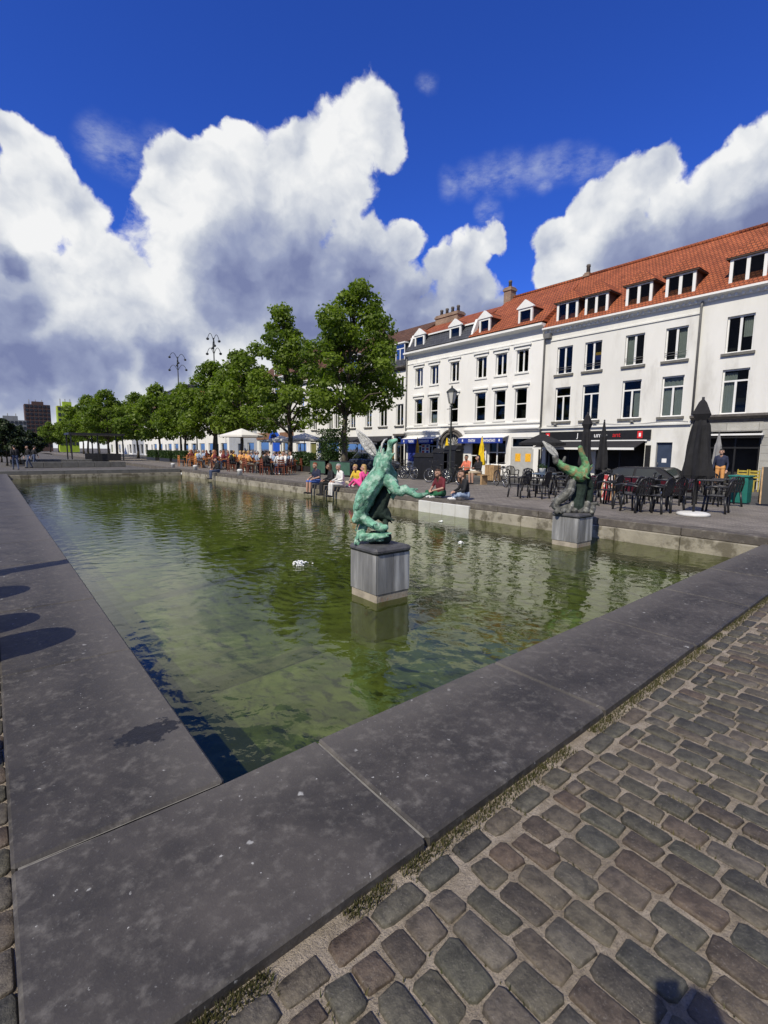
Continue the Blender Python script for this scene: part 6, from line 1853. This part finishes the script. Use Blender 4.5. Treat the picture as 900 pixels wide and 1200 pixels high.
def mast(u, vtop, x, label, tuft):
    y0 = float(onx(u, 520, x)[1]); h = zat(vtop, x, y0); t = thing('lamp_mast', (x, y0, 0), label, 'lamp mast')
    MB().tube([(x, y0, 0), (x, y0, h * .5), (x, y0, h)], [.14, .1, .05], 8).build('post', M_IRON, t)
    rj = random.Random(u)
    for i in range(6):
        a = i * 1.05 + .3; L = .9 if not tuft else .6; z0 = h - .3 - (i % 3) * .7
        pts = [(x + L * s * math.cos(a), y0 + L * s * math.sin(a), z0 + .7 * math.sin(s * 2.4)) for s in np.linspace(0, 1.2, 7)]
        o = MB().tube(pts, .03, 5).build('arm', M_IRON, t)
        MB().ell((pts[-1][0], pts[-1][1], pts[-1][2] - .1), (.16, .16, .13), 8, 6).build('lamp_head', M_IRON, o)


mast(254, 396, 19.3, 'tall iron lamp mast with small curled arms above the trees', True); mast(212, 418, 19.3, 'tall iron lamp mast with spreading curled arms', False)
fx_, fy_ = 19.3, float(onx(231, 520, 19.3)[1]); fh = zat(452, fx_, fy_)
t = thing('flag', (fx_, fy_, 0), 'deep blue flag hanging among the tree tops', 'flag'); MB().tube([(fx_, fy_, 0), (fx_, fy_, fh + .4)], [.08, .04], 7).build('pole', M_PIPE, t)
fl = MB(); v = []
for i in range(8):
    yy = fy_ - .06 - i * .16; v += [(fx_ + .1 * math.sin(i * 1.1), yy, fh - .02 * i), (fx_ + .1 * math.sin(i * 1.1 + .6), yy + .03 * i, fh - 1.6 - .03 * i)]
fl.add(v, [(2 * i, 2 * i + 1, 2 * i + 3, 2 * i + 2) for i in range(7)], 0, True); fl.build('cloth', mat('flag_cloth', (0.01, 0.03, 0.28), 0.8, 0.05), t)

# unseen bollards and a post, added to cast shadows on the left coping
M_BOL = mat('cast_iron_bollard', (0.045, 0.045, 0.048), 0.6, 0.2, 6, 0.3, 30)
BX = -0.4
for k, (p_, tipx) in enumerate(((onz(0, 760, CT), .56), (onz(0, 730, CT), .34), (onz(0, 694, CT), .33))):
    sl_ = TRAVEL[0] / -TRAVEL[2]; sy = TRAVEL[1] / TRAVEL[0]
    yb = p_[1] + sy * BX; r_ = .26; h = (tipx - BX - r_ * .9) / sl_ + CT
    t = thing('bollard', (BX, yb, -.02), 'unseen round-topped bollard added to shade the left coping', 'bollard', 'unseen bollards shading the left coping')  # height set by where the shadow tip should fall
    MB().lathe([(r_ * 1.05, 0), (r_ * 1.05, .12), (r_, .15), (r_, h * .8), (r_ * .92, h * .9), (r_ * .6, h * .98), (.03, h + .02)], (BX, yb, -.02), 18).build('shaft', M_BOL, t)
    MB().lathe([(r_ * 1.03, h * .7), (r_ * 1.05, h * .72), (r_ * 1.03, h * .75)], (BX, yb, -.02), 18).build('band', M_BOL, t)
yb = float(onz(0, 671, CT)[1]) + sy * (-.6); t = thing('street_lamp', (-.6, yb, -.02), 'unseen iron column added to cast a dark band over the left coping', 'street lamp')  # unseen post, given a lamp's form only for its shadow
MB().lathe([(.2, 0), (.2, .7), (.15, .8), (.14, 2.6), (.1, 3.9)], (-.6, yb, -.02), 12).build('post', M_IRON, t); MB().ell((-.6, yb, 4.1), (.24, .24, .28), 12, 8).build('column_globe', M_LAMPG, t)
yb = 2.98; t = thing('bollard', (-.44, yb, -.02), 'unseen squat bollard added for its shadow at the left coping', 'bollard')  # out of view, set so its shadow just meets the coping
MB().lathe([(.24, 0), (.24, .12), (.21, .15), (.21, .3), (.15, .34), (.03, .36)], (-.44, yb, -.02), 18).build('shaft', M_BOL, t)

# phone in the photographer's hands, just behind the lens
ph = MB(); ph.box(-.037, -.08, -.004, .037, .08, .004); po_ = ph.build('phone', M_BLACK, None, .003); tag(po_, 'black phone held up by the photographer', 'phone')
po_.matrix_world = m4 @ Matrix.Translation((0.0, -0.05, 0.03))

# kiosk and low walls past the pool
kx, ky = 9.2, 62.0
t = thing('kiosk', (kx, ky, -.03), 'open steel kiosk with flat roof beyond the pool', 'kiosk')
MB().box(kx - 2.6, ky - 2, 2.9, kx + 2.6, ky + 2, 3.1).build('roof', M_STEEL, t)
for x in (-2.4, 0, 2.4):
    for yy in (-1.8, 1.8): MB().box(kx + x - .06, ky + yy - .06, -.03, kx + x + .06, ky + yy + .06, 2.9).build('post', M_STEEL, t)
MB().box(kx - 1.2, ky - 1.6, -.02, kx + 2.2, ky - 1.4, .95).build('counter', M_STEEL, t)
for (x0, x1, yy, lab) in ((2.2, 9.2, 47, 'long low stone wall of the next basin past the pool'), (1.5, 8.0, 56, 'low stone wall before the kiosk')):
    t = thing('low_wall', ((x0 + x1) / 2, yy, -.03), lab, 'wall'); n = 6
    for i in range(n): MB().box(x0 + (x1 - x0) * i / n + .01, yy, -.03, x0 + (x1 - x0) * (i + 1) / n - .01, yy + .5, .42).build('stone_block', M_KERB, t, .015)

for k, u in enumerate((203, 229, 281)):      # stubby pale mooring stones on the quay edge
    yy = float(onx(u, 550, QX + .2)[1]); t = tag(MB().lathe([(.13, .2), (.13, .42), (.15, .44), (.15, .5), (.08, .54)], (QX + .2, yy, 0), 12).build('mooring_stone', M_CONC), 'stubby pale mooring stone on the quay edge', 'mooring stone', 'mooring stones on the quay edge')
